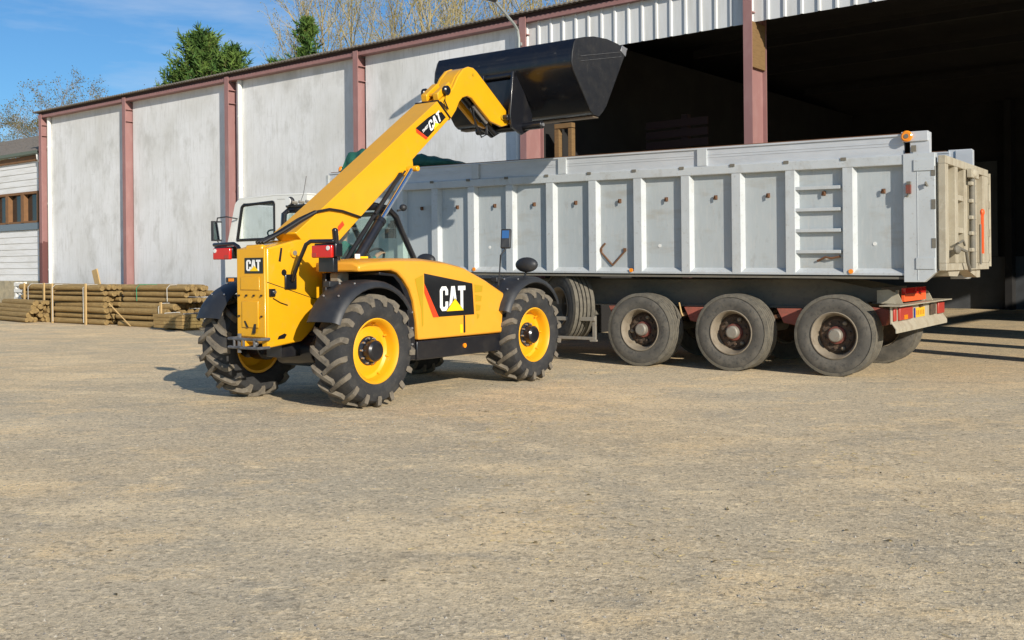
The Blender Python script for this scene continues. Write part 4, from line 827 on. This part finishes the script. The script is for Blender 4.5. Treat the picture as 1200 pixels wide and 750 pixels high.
    for x0, x1, f0, f1 in ((-.775, -.741, .10, .33), (-.765, -.741, .015, .055), (-.775, -.741, .86, .985)): MB(fp).box(x0, x1, B(f0), B(f1), .735, .90).obj('tail_lamp', 'red_lens_old', bp_, bevel=.01)
    mb = MB(fp); mb.box(-.772, -.741, B(.70), B(.80), .74, .89); mb.obj('fog_lamp', 'rim_inner', bp_, bevel=.006); MB(fp).box(-.779, -.7755, B(.17), B(.23), .74, .80).obj('indicator_lens', 'amber_lens', bp_)
    mb = MB(fp); mb.box(-.748, -.741, B(.41), B(.60), .735, .865); mb.m = 1; mb.box(-.7505, -.7485, B(.39), B(.415), .735, .865); mb.m = 2
    for i in range(5): mb.box(-.7505, -.7485, B(.435 + .033 * i), B(.447 + .033 * i), .765, .83)
    mb.m = 3; mb.box(-.775, -.742, B(.49), B(.53), .87, .925); mb.obj('number_plate', ['plate_yellow', 'plate_blue', 'plate_mark', 'rim_inner'], bp_, smooth=0)
    mb = MB(fp); mb.box(-.745, -.70, -.62, -1.76, .965, 1.058); mb.m = 1; mb.box(-.75, -.70, -.64, -1.16, 1.062, 1.145); mb.box(-.75, -.70, -1.20, -1.74, 1.062, 1.145); mb.obj('lamp_panel', ['orange_plate', 'red_lens'], T, bevel=.004, smooth=0)
    for w0, w1, w2 in ((-.42, -.40, -.56), (-2.02, -1.99, -1.92)): MB(fp).prism([(-.45, .95), (-.78, .942), (-.72, 1.07), (-.60, 1.13), (-.45, 1.12)], w0, w1).obj('tail_bracket', 'tan_dust_metal', T, smooth=0); MB(fp).box(-.69, -.66, w2, w2 + .06, .94, 1.12).obj('tail_bracket', 'tan_dust_metal', T, smooth=0)
    # spare wheel standing crosswise under the body, and the side guard
    add_wheel(T, (4.28, -.37, .85), R(-30), 'spare_wheel', TW[:2])
    mb = MB(fp); mb.box(3.95, 4.15, -.75, -.64, .7, 1.26); mb.cyl((4.05, -.70, .85), (4.25, -.42, .85), .05, 10); mb.obj('spare_carrier', 'chassis_grey', T)
    mb = MB(fp); mb.box(3.64, 6.4, -.10, -.06, .64, .70); mb.box(3.62, 6.4, -.10, -.06, .355, .40); mb.box(3.64, 3.70, -.14, -.101, .33, .72); mb.box(3.60, 3.72, -.10, -.05, .33, .36); mb.obj('side_guard', 'hub_grey', T, bevel=.006, smooth=0)
    mb = MB(fp); mb.box(6.0, 6.9, -.65, -.15, .5, .86); mb.box(5.3, 5.45, -2.2, -.6, 0.9, 1.2); mb.obj('tool_box', 'chassis_grey', T, bevel=.02)
    mb = MB(fp); mb.cyl((6.6, -.8, .12), (6.6, -.8, 1.2), .06, 10); mb.cyl((6.6, -2.0, .12), (6.6, -2.0, 1.2), .06, 10); mb.box(6.45, 6.75, -.95, -.65, 0.0, .12); mb.box(6.45, 6.75, -2.15, -1.85, .0, .12); mb.obj('landing_leg', 'chassis_grey', T)
    mb = MB(ft); mb.ball((9.10, -.28, 3.16), .05, .05, .075, 14, 8); mb.cyl((9.10, -.28, 3.05), (9.10, -.28, 3.10), .03, 8); mb.obj('beacon', 'amber_lens', T)
build_trailer()
def build_tarp():
    mb = MB(ft)
    def lump(s0, s1, w0, hmax, wd, seed, base):
        n, k = 40, 16; vs = []
        for i in range(n + 1):
            u = i / n; s = s0 + (s1 - s0) * u; e = min(1, (u + .02) / .25, (1.02 - u) / .14) ** .7
            h = hmax * e * (.75 + .35 * mnoise.noise(Vector((s * 1.7, seed, 0)))); wv = wd * (.8 + .3 * mnoise.noise(Vector((s * 1.3, seed + 5, 0))))
            for j in range(k):
                a = 2 * math.pi * j / k; q = 1 + .22 * mnoise.noise(Vector((s * 4, math.cos(a) * 1.5 + seed, math.sin(a) * 1.5))) + .1 * math.sin(s * 22 + 3 * math.cos(a))
                vs.append((s, w0 + wv * math.cos(a) * q, base + h * .5 + h * .5 * math.sin(a) * q))
        mb.add(vs, [(i * k + j, i * k + (j + 1) % k, (i + 1) * k + (j + 1) % k, (i + 1) * k + j) for i in range(n) for j in range(k)] + [tuple(range(k))[::-1], tuple(range(n * k, n * k + k))])
    lump(6.25, 9.05, -.34, .27, .20, 3.1, 3.10); lump(8.35, 9.02, -.36, .44, .20, 7.7, 3.10)
    o = mb.obj('tarpaulin', 'tarp_green', smooth=60); o.location = TO; o.rotation_euler = (0, 0, R(TYAW))
    tag(o, 'green tarpaulin rolled up along the top edge of the silver trailer behind the raised boom', 'tarpaulin')
build_tarp()

# ================================================================== TRUCK in front of the trailer
def build_truck():
    T = thing('truck_tractor', 'white lorry cab with open side window coupled ahead of the silver trailer', 'lorry', TO, TYAW)
    S0, S1, W0, W1 = 9.72, 12.02, -.02, -2.46
    f = fp
    sidep = [(S0, .95), (11.0, .95), (11.1, 1.2), (12.02, 1.2), (12.03, 1.75), (11.90, 2.15), (11.72, 2.74), (11.60, 2.83), (10.6, 2.86), (S0, 2.84)]
    win = [(11.66, 2.045), (10.60, 2.05), (10.60, 2.72), (10.64, 2.75), (11.47, 2.715), (11.52, 2.68)]
    def panel(w0, w1):
        bm = bmesh.new(); out = []
        mb = MB(f)
        # side skin with a window hole: strips around the opening
        xs = {}
        def poly(pts): mb.prism(pts, w0, w1)
        poly([(S0, .95), (11.0, .95), (11.1, 1.2), (12.02, 1.2), (12.03, 1.75), (11.935, 2.04), (S0, 2.04)])
        poly([(S0, 2.0401), (10.595, 2.0401), (10.595, 2.7549), (S0, 2.7549)])
        poly([(11.6655, 2.0401), (11.9349, 2.0401), (11.90, 2.15), (11.72, 2.74), (11.7155, 2.7549), (11.48, 2.7549), (11.525, 2.685)])
        poly([(S0, 2.755), (11.7152, 2.755), (11.60, 2.83), (10.6, 2.86), (S0, 2.84)])
        return mb
    cab = empty_part('cab', T)
    for w0, w1 in ((W0 - .05, W0), (W1, W1 + .05)):
        panel(w0, w1).obj('cab_side', 'truck_white', cab, smooth=0)
        wf = MB(f); c = 0
        for i in range(len(win)):
            a, b = win[i], win[(i + 1) % len(win)]; wf.tube([(a[0], (w0 + w1) / 2 + .02 * (1 if w1 == W0 else -1), a[1]), (b[0], (w0 + w1) / 2 + .02 * (1 if w1 == W0 else -1), b[1])], .03, 6)
        wf.obj('window_seal', 'cable', cab)
        MB(f).prism(win, (w0 + w1) / 2 - .003, (w0 + w1) / 2 + .003).obj('side_window', 'clear_glass', cab, smooth=0)
    mb = MB(f); mb.strip([(S0, 2.845), (10.6, 2.865), (11.60, 2.835), (11.715, 2.755)], .03, W1 + .02, W0 - .02); mb.obj('roof', 'truck_white', cab, bevel=.01)
    MB(f).box(S0, S0 + .04, W1 + .051, W0 - .051, .95, 2.84).obj('rear_panel', 'truck_white', cab, smooth=0)
    mb = MB(f); mb.box(11.98, 12.03, W1 + .051, W0 - .051, .55, 1.74); mb.prism([(11.55, .45), (12.06, .45), (12.06, .80), (11.55, .80)], W1, W0); mb.obj('front_panel', 'truck_white', cab, bevel=.02, smooth=0)
    mb = MB(f); mb.strip([(12.01, 1.76), (11.89, 2.15), (11.72, 2.73)], .008, W1 + .06, W0 - .06); mb.obj('windscreen', 'clear_glass', cab)
    mb = MB(f); mb.strip([(10.12, 1.0), (10.12, 2.70), (10.18, 2.78), (10.52, 2.79)], .006, W0 + .0005, W0 + .003); mb.box(10.2, 10.32, W0, W0 + .03, 1.75, 1.80); mb.obj('door_seam', 'chassis_grey', cab)
    mb = MB(f); ring = [(11.20 + .10 * math.cos(a), -.62 + .22 * math.sin(a), 2.14 + .20 * math.cos(a) * .55 + .0) for a in [2 * math.pi * i / 20 for i in range(21)]]
    mb.tube(ring, .018, 8); mb.cyl((11.2, -.62, 2.14), (11.55, -.62, 1.75), .04, 8); mb.box(11.5, 11.97, W1 + .1, W0 - .1, 1.5, 2.03); mb.obj('dashboard', 'black_plastic', cab, bevel=.01)
    mb = MB(f); mb.box(10.3, 10.8, -.95, -.30, 1.45, 1.65); mb.box(10.2, 10.34, -.93, -.32, 1.65, 2.2); mb.box(10.3, 10.8, -2.2, -1.55, 1.45, 1.65); mb.obj('seat', 'seat_cloth', cab, bevel=.04)
    mb = MB(f); mb.tube([(11.62, .0, 2.46), (11.75, .16, 2.50), (11.95, .22, 2.48), (11.97, .22, 2.40)], .015, 6); mb.tube([(11.97, .22, 2.05), (11.93, .2, 1.98), (11.80, .05, 1.97)], .015, 6); mb.box(11.94, 12.0, .12, .34, 2.03, 2.42); mm = mb.obj('mirror', 'black_plastic', cab, bevel=.02)
    MB(f).box(11.934, 11.9395, .14, .32, 2.06, 2.39).obj('mirror_face', 'mirror_glass', mm, smooth=0)
    mb = MB(f); mb.box(11.62, 11.98, W0 + .001, W0 + .02, 1.22, 1.32); mb.m = 1; mb.box(11.75, 11.90, W0 + .0205, W0 + .03, 1.24, 1.30); mb.obj('side_trim', ['black_plastic', 'amber_lens'], cab, smooth=0)
    mb = MB(f); mb.box(11.0, 11.6, W0 - .3, W0, .40, .55); mb.box(11.0, 11.55, W0 - .3, W0 - .02, .70, .74); mb.obj('step', 'black_plastic', T)
    mb = MB(f); mb.box(6.9, 11.9, -1.75, -1.65, .75, 1.0); mb.box(6.9, 11.9, -.85, -.75, .75, 1.0); mb.box(9.0, 9.7, -2.3, -.2, .5, .95); mb.box(8.0, 8.7, -1.7, -.8, 1.0, 1.25); mb.obj('chassis', 'chassis_grey', T, bevel=.02)
    mb = MB(f); mb.cyl((9.5, -.38, .62), (10.5, -.38, .62), .30, 20); mb.obj('fuel_tank', 'alu_rib', T)
    for s in (11.15, 7.6):
        add_wheel(T, (s, -.25, .535), 0); add_wheel(T, (s, -2.25, .535), math.pi)
build_truck()

# ================================================================== POLE BUNDLES by the wall
def pole_meshes():
    out = []
    for i in range(5):
        r = rnd.uniform(.068, .09); n = 10; Lh = 1.3; mb = MB(); xs = [-Lh, -Lh * .5, 0, Lh * .5, Lh]; vs = []
        for q, x in enumerate(xs):
            oy, oz, rr = rnd.uniform(-.006, .006), rnd.uniform(-.006, .006), r * rnd.uniform(.95, 1.05)
            vs += [(x, oy + rr * math.cos(2 * math.pi * j / n), oz + rr * math.sin(2 * math.pi * j / n)) for j in range(n)]
        mb.add(vs, [(p * n + j, p * n + (j + 1) % n, (p + 1) * n + (j + 1) % n, (p + 1) * n + j) for p in range(4) for j in range(n)]); mb.m = 1
        mb.add(vs[:n], [tuple(range(n))]); mb.add(vs[-n:], [tuple(range(n))]); out.append(mb.mesh('pole', ['pole_wood', 'pole_end'], 50))
    return out
PM = pole_meshes()
def bundle(label, a, b0, z0, rows, cols, length, yaw=0, shrink=0, dz=.155, db=.158, battens=(), straps=(), lean=None):
    t = thing('pole_bundle', label, 'poles', tuple(Vector(BW) + Matrix.Rotation(R(BYAW), 3, 'Z') @ Vector((a, -b0, 0))), BYAW + yaw, 'bundles of round wooden poles against the barn wall')
    for r in range(rows):
        nc = cols - shrink * r
        for c in range(nc):
            o = bpy.data.objects.new('pole', rnd.choice(PM)); COL.objects.link(o); o.parent = t
            o.location = (rnd.uniform(-.13, .13), -(c + .5 * (r % 2 if not shrink else r)) * db + rnd.uniform(-.015, .015), z0 + .08 + r * dz + rnd.uniform(-.012, .012))
            o.rotation_euler = (rnd.uniform(0, 6), 0, rnd.uniform(-.022, .022)); o.scale = (length / 2.6 * rnd.uniform(.95, 1.03), rnd.uniform(.86, 1.05), rnd.uniform(.86, 1.05))
    top = z0 + rows * dz + .02
    for x, mt in battens:
        MB().box(x - .035, x + .035, .10, .135, z0 + .0, top + .02).obj('batten', mt, t, smooth=0)
    for x, mt in straps:
        mb = MB(); dpt = cols * db + .04
        mb.tube([(x, .142, z0 + .05), (x + .01, .145, top - .10), (x + .005, .06, top - .012), (x, -dpt + .14, top - .012), (x, -dpt, top - .1), (x, -dpt, z0 + .1)], .009, 5); mb.obj('strap', mt, t)
    if lean:
        x0, x1, zt = lean; mb = MB(); mb.prism([(x0, zt), (x0 + .14, zt + .08), (x1 + .14, .10), (x1, .02)], .14, .18); mb.obj('leaning_batten', 'timber_pale', t, smooth=0)
    return t
bundle('low loose heap of round poles stepped up at the far left of the row', 22.9, -1.75, 0, 5, 7, 2.9, yaw=-8, shrink=1, dz=.12)
bundle('bundle of round poles half hidden behind the low heap beside the pale pallet', 22.4, -.95, 0, 7, 4, 2.8, battens=((.9, 'timber_pale'), (-.3, 'timber_pale')), straps=((.6, 'strap_white'),))
bundle('square bundle of round poles strapped with two upright battens under the leaning plank', 19.45, -1.45, 0, 7, 6, 2.75, battens=((1.2, 'timber_pale'), (-.62, 'timber_pale')), straps=((1.12, 'strap_white'), (-.55, 'strap_white')))
bundle('upper bundle of round poles lying on top at the right end', 16.15, -1.15, .62, 3, 5, 2.9, battens=(), straps=((-.8, 'strap_white'), (.6, 'strap_green')))
bundle('lower bundle of round poles with a batten leaning askew against its front', 16.35, -1.35, 0, 4, 6, 2.5, battens=((-.98, 'timber_pale'),), straps=((-.93, 'strap_white'),), lean=(1.25, .35, .52))
def build_small_timber():
    t = thing('plank_stack', 'small low stack of sawn planks at the right end of the pole bundles', 'planks', tuple(Vector(BW) + Matrix.Rotation(R(BYAW), 3, 'Z') @ Vector((14.35, 1.7, 0))), BYAW)
    for r in range(4):
        for c in range(3):
            MB().box(-.62 + rnd.uniform(-.03, .03), .62 + rnd.uniform(-.03, .03), -.36 + c * .2, -.36 + c * .2 + .19, .06 + r * .085, .06 + r * .085 + .078).obj('plank', 'pole_wood', t, bevel=.006, smooth=0)
    for x in (-.4, .4):
        MB().tube([(x, .035, .05), (x, .05, .41), (x, -.37, .415), (x, -.385, .05)], .01, 5).obj('strap', 'strap_white', t)
        MB().box(x - .05, x + .05, -.36, .03, 0, .058).obj('bearer', 'timber_pale', t, smooth=0)
    o = MB().box(-.14, .14, -.02, .02, 0, 1.55).obj('plank', 'timber_pale', bevel=.006, smooth=0); o.rotation_euler = (R(8), R(9), R(BYAW)); o.location = Vector(BW) + Matrix.Rotation(R(BYAW), 3, 'Z') @ Vector((20.3, .13, 0)); o.rotation_euler = (R(-6), R(12), R(BYAW))
    tag(o, 'single sawn plank propped upright against the pale barn wall behind the bundles', 'plank')
    t = thing('pallet', 'pale weathered pallet stood on edge against the stone base of the shed', 'pallet', tuple(Vector(BW) + Matrix.Rotation(R(BYAW), 3, 'Z') @ Vector((24.55, .62, 0))), BYAW)
    for z in (.10, .34, .58, .82, 1.02): MB().box(-.30, .30, 0, .022, z, z + .10).obj('slat', 'trim_white', t, smooth=0)
    for x in (-.26, 0, .26): MB().box(x - .04, x + .04, -.10, -.001, 0, 1.14).obj('bearer', 'trim_white', t, smooth=0)
build_small_timber()

# ================================================================== TREES behind the barn
def bare_tree_mesh(seed, H, spread, leafy, upright):
    r = random.Random(seed); tr = MB(); lf = MB()
    def limb(p, d, L_, rad, lvl):
        n = 4 if lvl < 2 else 3; pts = [p]; q = p.copy(); dd = d.copy()
        for i in range(n):
            dd = (dd + Vector((r.uniform(-1, 1), r.uniform(-1, 1), r.uniform(-.3, .8) * upright)) * (.16 + .05 * lvl)).normalized(); q = q + dd * L_ / n; pts.append(q.copy())
        rads = [rad * (1 - .75 * i / n) for i in range(n + 1)]
        tr.tube([tuple(x) for x in pts], [max(x, .006) for x in rads], 6 if lvl == 0 else (4 if lvl == 1 else 3))
        if lvl >= 3:
            if leafy:
                for i in range(1, n + 1):
                    for _ in range(leafy):
                        c = pts[i] + Vector((r.uniform(-.25, .25), r.uniform(-.25, .25), r.uniform(-.2, .2))); s = r.uniform(.022, .05)
                        a = Vector((r.uniform(-1, 1), r.uniform(-1, 1), r.uniform(-1, 1))).normalized() * s; b = Vector((r.uniform(-1, 1), r.uniform(-1, 1), r.uniform(-1, 1))).normalized() * s
                        lf.add([tuple(c + a), tuple(c + b), tuple(c - a), tuple(c - b)], [(0, 1, 2, 3)])
            return
        kids = (20, 7, 6)[lvl]
        for k in range(kids):
            t = (.22 if lvl == 0 else .2) + (.78 if lvl == 0 else .8) * (k + r.random()) / kids; i = min(int(t * n), n - 1); base = pts[i].lerp(pts[i + 1], t * n - i)
            ax = Vector((r.uniform(-1, 1), r.uniform(-1, 1), 0)).normalized(); ang = (spread if lvl == 0 else .65) * r.uniform(.6, 1.25)
            tang = (pts[i + 1] - pts[i]).normalized(); nd = (tang * math.cos(ang) + (ax - tang * ax.dot(tang)).normalized() * math.sin(ang)); nd.z += .15 * upright; nd.normalize()
            limb(base, nd, L_ * ((.42, .5, .5)[lvl]) * r.uniform(.7, 1.15) * (1.15 - .55 * t), rad * (.42 if lvl == 0 else .5) * (1.1 - .5 * t), lvl + 1)
    limb(Vector((0, 0, -.2)), Vector((0, 0, 1)), H, .016 * H * .55, 0)
    return tr, lf
def conifer_mesh(seed, H, rad, branches):
    r = random.Random(seed); lf = MB(); br = MB()
    leaders = [(0, 0, H)] + [(r.uniform(-.55, .55) * rad, r.uniform(-.55, .55) * rad, H * r.uniform(.66, .92)) for _ in range(4)]
    for _ in range(branches):
        lx, ly, lh = r.choice(leaders + leaders[:1] * 3); t = r.random() ** .45; z = lh * (.2 + .79 * t); a = r.uniform(0, 6.283)
        L_ = (rad * .95 * (1 - t) ** .55 + .2) * (r.uniform(.55, 1.0) if r.random() < .7 else r.uniform(1.0, 1.45))
        rise = r.uniform(.15, .75) + .5 * t; p = Vector((lx * (1 - t * .5), ly * (1 - t * .5), z)); d = Vector((math.cos(a), math.sin(a), rise * .4)).normalized(); pts = [p]
        for k in range(5): d = (d + Vector((r.uniform(-.2, .2), r.uniform(-.2, .2), .16 * rise))).normalized(); p = p + d * L_ / 5; pts.append(p)
        br.tube([tuple(q) for q in pts[:5]], [.025, .02, .016, .012, .008], 3)
        for k in range(1, 6):
            for _2 in range(5 + int(L_ * 2)):
                b = pts[k - 1].lerp(pts[k], r.random()); dv = (d * .8 + Vector((r.uniform(-1, 1), r.uniform(-1, 1), r.uniform(-.7, .8)))).normalized(); l2 = r.uniform(.16, .42); sd = dv.cross(Vector((r.uniform(-1, 1), r.uniform(-1, 1), r.uniform(-1, 1)))).normalized() * r.uniform(.025, .06)
                lf.add([tuple(b - sd), tuple(b + sd), tuple(b + dv * l2 + sd * .25), tuple(b + dv * l2 - sd * .25)], [(0, 1, 2, 3)])
    return lf, br
def build_trees():
    F = 1210.0
    def at(px, Y): return ((px - 600) / F * Y, Y, 0)
    V = []
    for i, (H, sp, lfy, up) in enumerate(((17.5, .55, 1, 1.1), (15.5, .62, 1, .9), (9.5, 1.1, 2, .45))):
        tr, lf = bare_tree_mesh(11 + i, H, sp, lfy, up)
        V.append((tr.mesh('trunk', 'bark_pale' if i < 2 else 'bark', 0, recalc=False), lf.mesh('crown', 'leaf_sparse' if i < 2 else 'leaf_olive', 0, recalc=False)))
    def bare(px, Y, kind, sc, yaw, label):
        t = thing('bare_tree', label, 'tree', at(px, Y), yaw, 'nearly bare trees behind the buildings'); t.scale = (sc, sc, sc)
        for nm, me in (('trunk', V[kind][0]), ('crown', V[kind][1])):
            o = bpy.data.objects.new(nm, me); COL.objects.link(o); o.parent = t
    tall = 'tall nearly bare tree in the dense row above the barn roof'
    for px, Y, k, sc, yaw in ((395, 62, 0, .98, 10), (425, 58, 1, 1.05, 70), (452, 66, 0, 1.05, 200), (478, 57, 1, 1.02, 140), (503, 63, 0, 1.1, 300), (530, 58, 1, 1.1, 260), (556, 66, 0, 1.15, 30), (585, 58, 1, 1.15, 95), (612, 63, 0, 1.2, 170), (645, 58, 1, 1.2, 215)):
        bare(px, Y, k, sc, yaw, tall)
        if px in (556,): bare(px + 13, Y + 7, 1 - k, sc * 1.02, yaw + 133, tall)
    bare(372, 60, 0, .95, 45, 'slim bare tree directly right of the right-hand conifer')
    bare(303, 64, 0, .64, 120, 'thin bare tree in the gap between the two conifer clumps')
    bare(176, 58, 2, 1.02, 20, 'small bare tree directly left of the left-hand conifer clump')
    bare(96, 56, 2, 1.02, 80, 'rounded bare tree over the left corner of the barn roof')
    bare(118, 59, 2, 1.03, 150, 'bare tree peeping over the barn roof just right of its left corner')
    bare(74, 62, 2, 1.15, 33, 'taller bare tree rising at the junction of shed and barn roofs')
    bare(30, 58, 2, .93, 230, 'bare tree over the middle of the visible shed roof')
    bare(55, 60, 2, 1.08, 190, 'twiggy bare tree behind the right end of the shed roof')
    bare(4, 54, 2, .88, 280, 'low bare tree above the shed roof at the left edge')
    for px, Y, H, rad, n, sd, lb in ((240, 55, 14.0, 4.0, 900, 1, 'broad dark green conifer above the barn roof, tallest of its clump'), (210, 57, 11.6, 3.0, 420, 2, 'shorter dark conifer leaning on the left side of the broad one'), (274, 54, 13.0, 2.8, 480, 3, 'narrower dark conifer on the right side of the broad one'), (362, 56, 15.0, 1.9, 420, 4, 'slender pointed conifer next to the bare tree row'), (328, 55, 12.6, 2.1, 320, 5, 'short yellowish conifer left of the slender pointed one')):
        t = thing('conifer_tree', lb, 'tree', at(px, Y), sd * 50); lf, br = conifer_mesh(sd, H, rad, n); lf.obj('crown', 'conifer', t, smooth=0, recalc=False); br.obj('branches', 'bark', t, smooth=0, recalc=False)
        mb = MB(); mb.tube([(0, 0, -.1), (.05, 0, H * .5), (0, .03, H * .96)], [.22, .12, .02], 8); mb.obj('trunk', 'bark', t)
build_trees()

# ================================================================== loose stones and leaf litter on the yard
def build_litter():
    mb = MB(); r = random.Random(5)
    for _ in range(3000):
        Y = 4.0 + 12.0 * r.random() ** 1.6; X = r.uniform(-.52, .52) * Y; s = r.choice((.003, .004, .005, .006, .009))
        a = r.uniform(0, 3); c, sn = math.cos(a) * s, math.sin(a) * s; h = s * r.uniform(.6, 1.1)
        mb.add([(X + c, Y + sn, 0), (X - sn, Y + c, 0), (X - c * 1.2, Y - sn * 1.2, 0), (X + sn, Y - c, 0), (X + r.uniform(-.3, .3) * s, Y + r.uniform(-.3, .3) * s, h)], [(0, 1, 4), (1, 2, 4), (2, 3, 4), (3, 0, 4)])
    o = mb.obj('loose_stones', 'pebble', smooth=0, recalc=False); o['kind'] = 'stuff'; o['label'] = 'small loose stones scattered over the dusty yard'; o['category'] = 'stones'
    mb = MB()
    for _ in range(230):
        Y = 4.5 + 12 * r.random() ** 1.2; X = r.uniform(-.05, .52) * Y if r.random() < .75 else r.uniform(-.5, .5) * Y; s = r.uniform(.006, .024); a = r.uniform(0, 6.28); c, sn = math.cos(a), math.sin(a); w = s * r.uniform(.12, .4)
        mb.add([(X + c * s, Y + sn * s, .004), (X - sn * w, Y + c * w, .012), (X - c * s, Y - sn * s, .006), (X + sn * w, Y - c * w, .010)], [(0, 1, 2, 3)])
    for _ in range(26):
        cx, cy = r.uniform(-.05, .5), r.uniform(4.6, 15); cx *= cy; rad = r.uniform(.15, .6)
        for _2 in range(int(60 * rad) + 10):
            X, Y = cx + r.gauss(0, rad), cy + r.gauss(0, rad * 1.2); s = r.uniform(.008, .035); a = r.uniform(0, 6.28); c, sn = math.cos(a), math.sin(a); w = s * .09; mb.m = 1
            mb.add([(X + c * s - sn * w, Y + sn * s + c * w, .005), (X - c * s - sn * w, Y - sn * s + c * w, .007), (X - c * s + sn * w, Y - sn * s - c * w, .006), (X + c * s + sn * w, Y + sn * s - c * w, .008)], [(0, 1, 2, 3)])
    o = mb.obj('leaf_litter', ['litter', 'straw'], smooth=0, recalc=False); o['kind'] = 'stuff'; o['label'] = 'brown leaf and straw scraps lying on the yard'; o['category'] = 'litter'
build_litter()
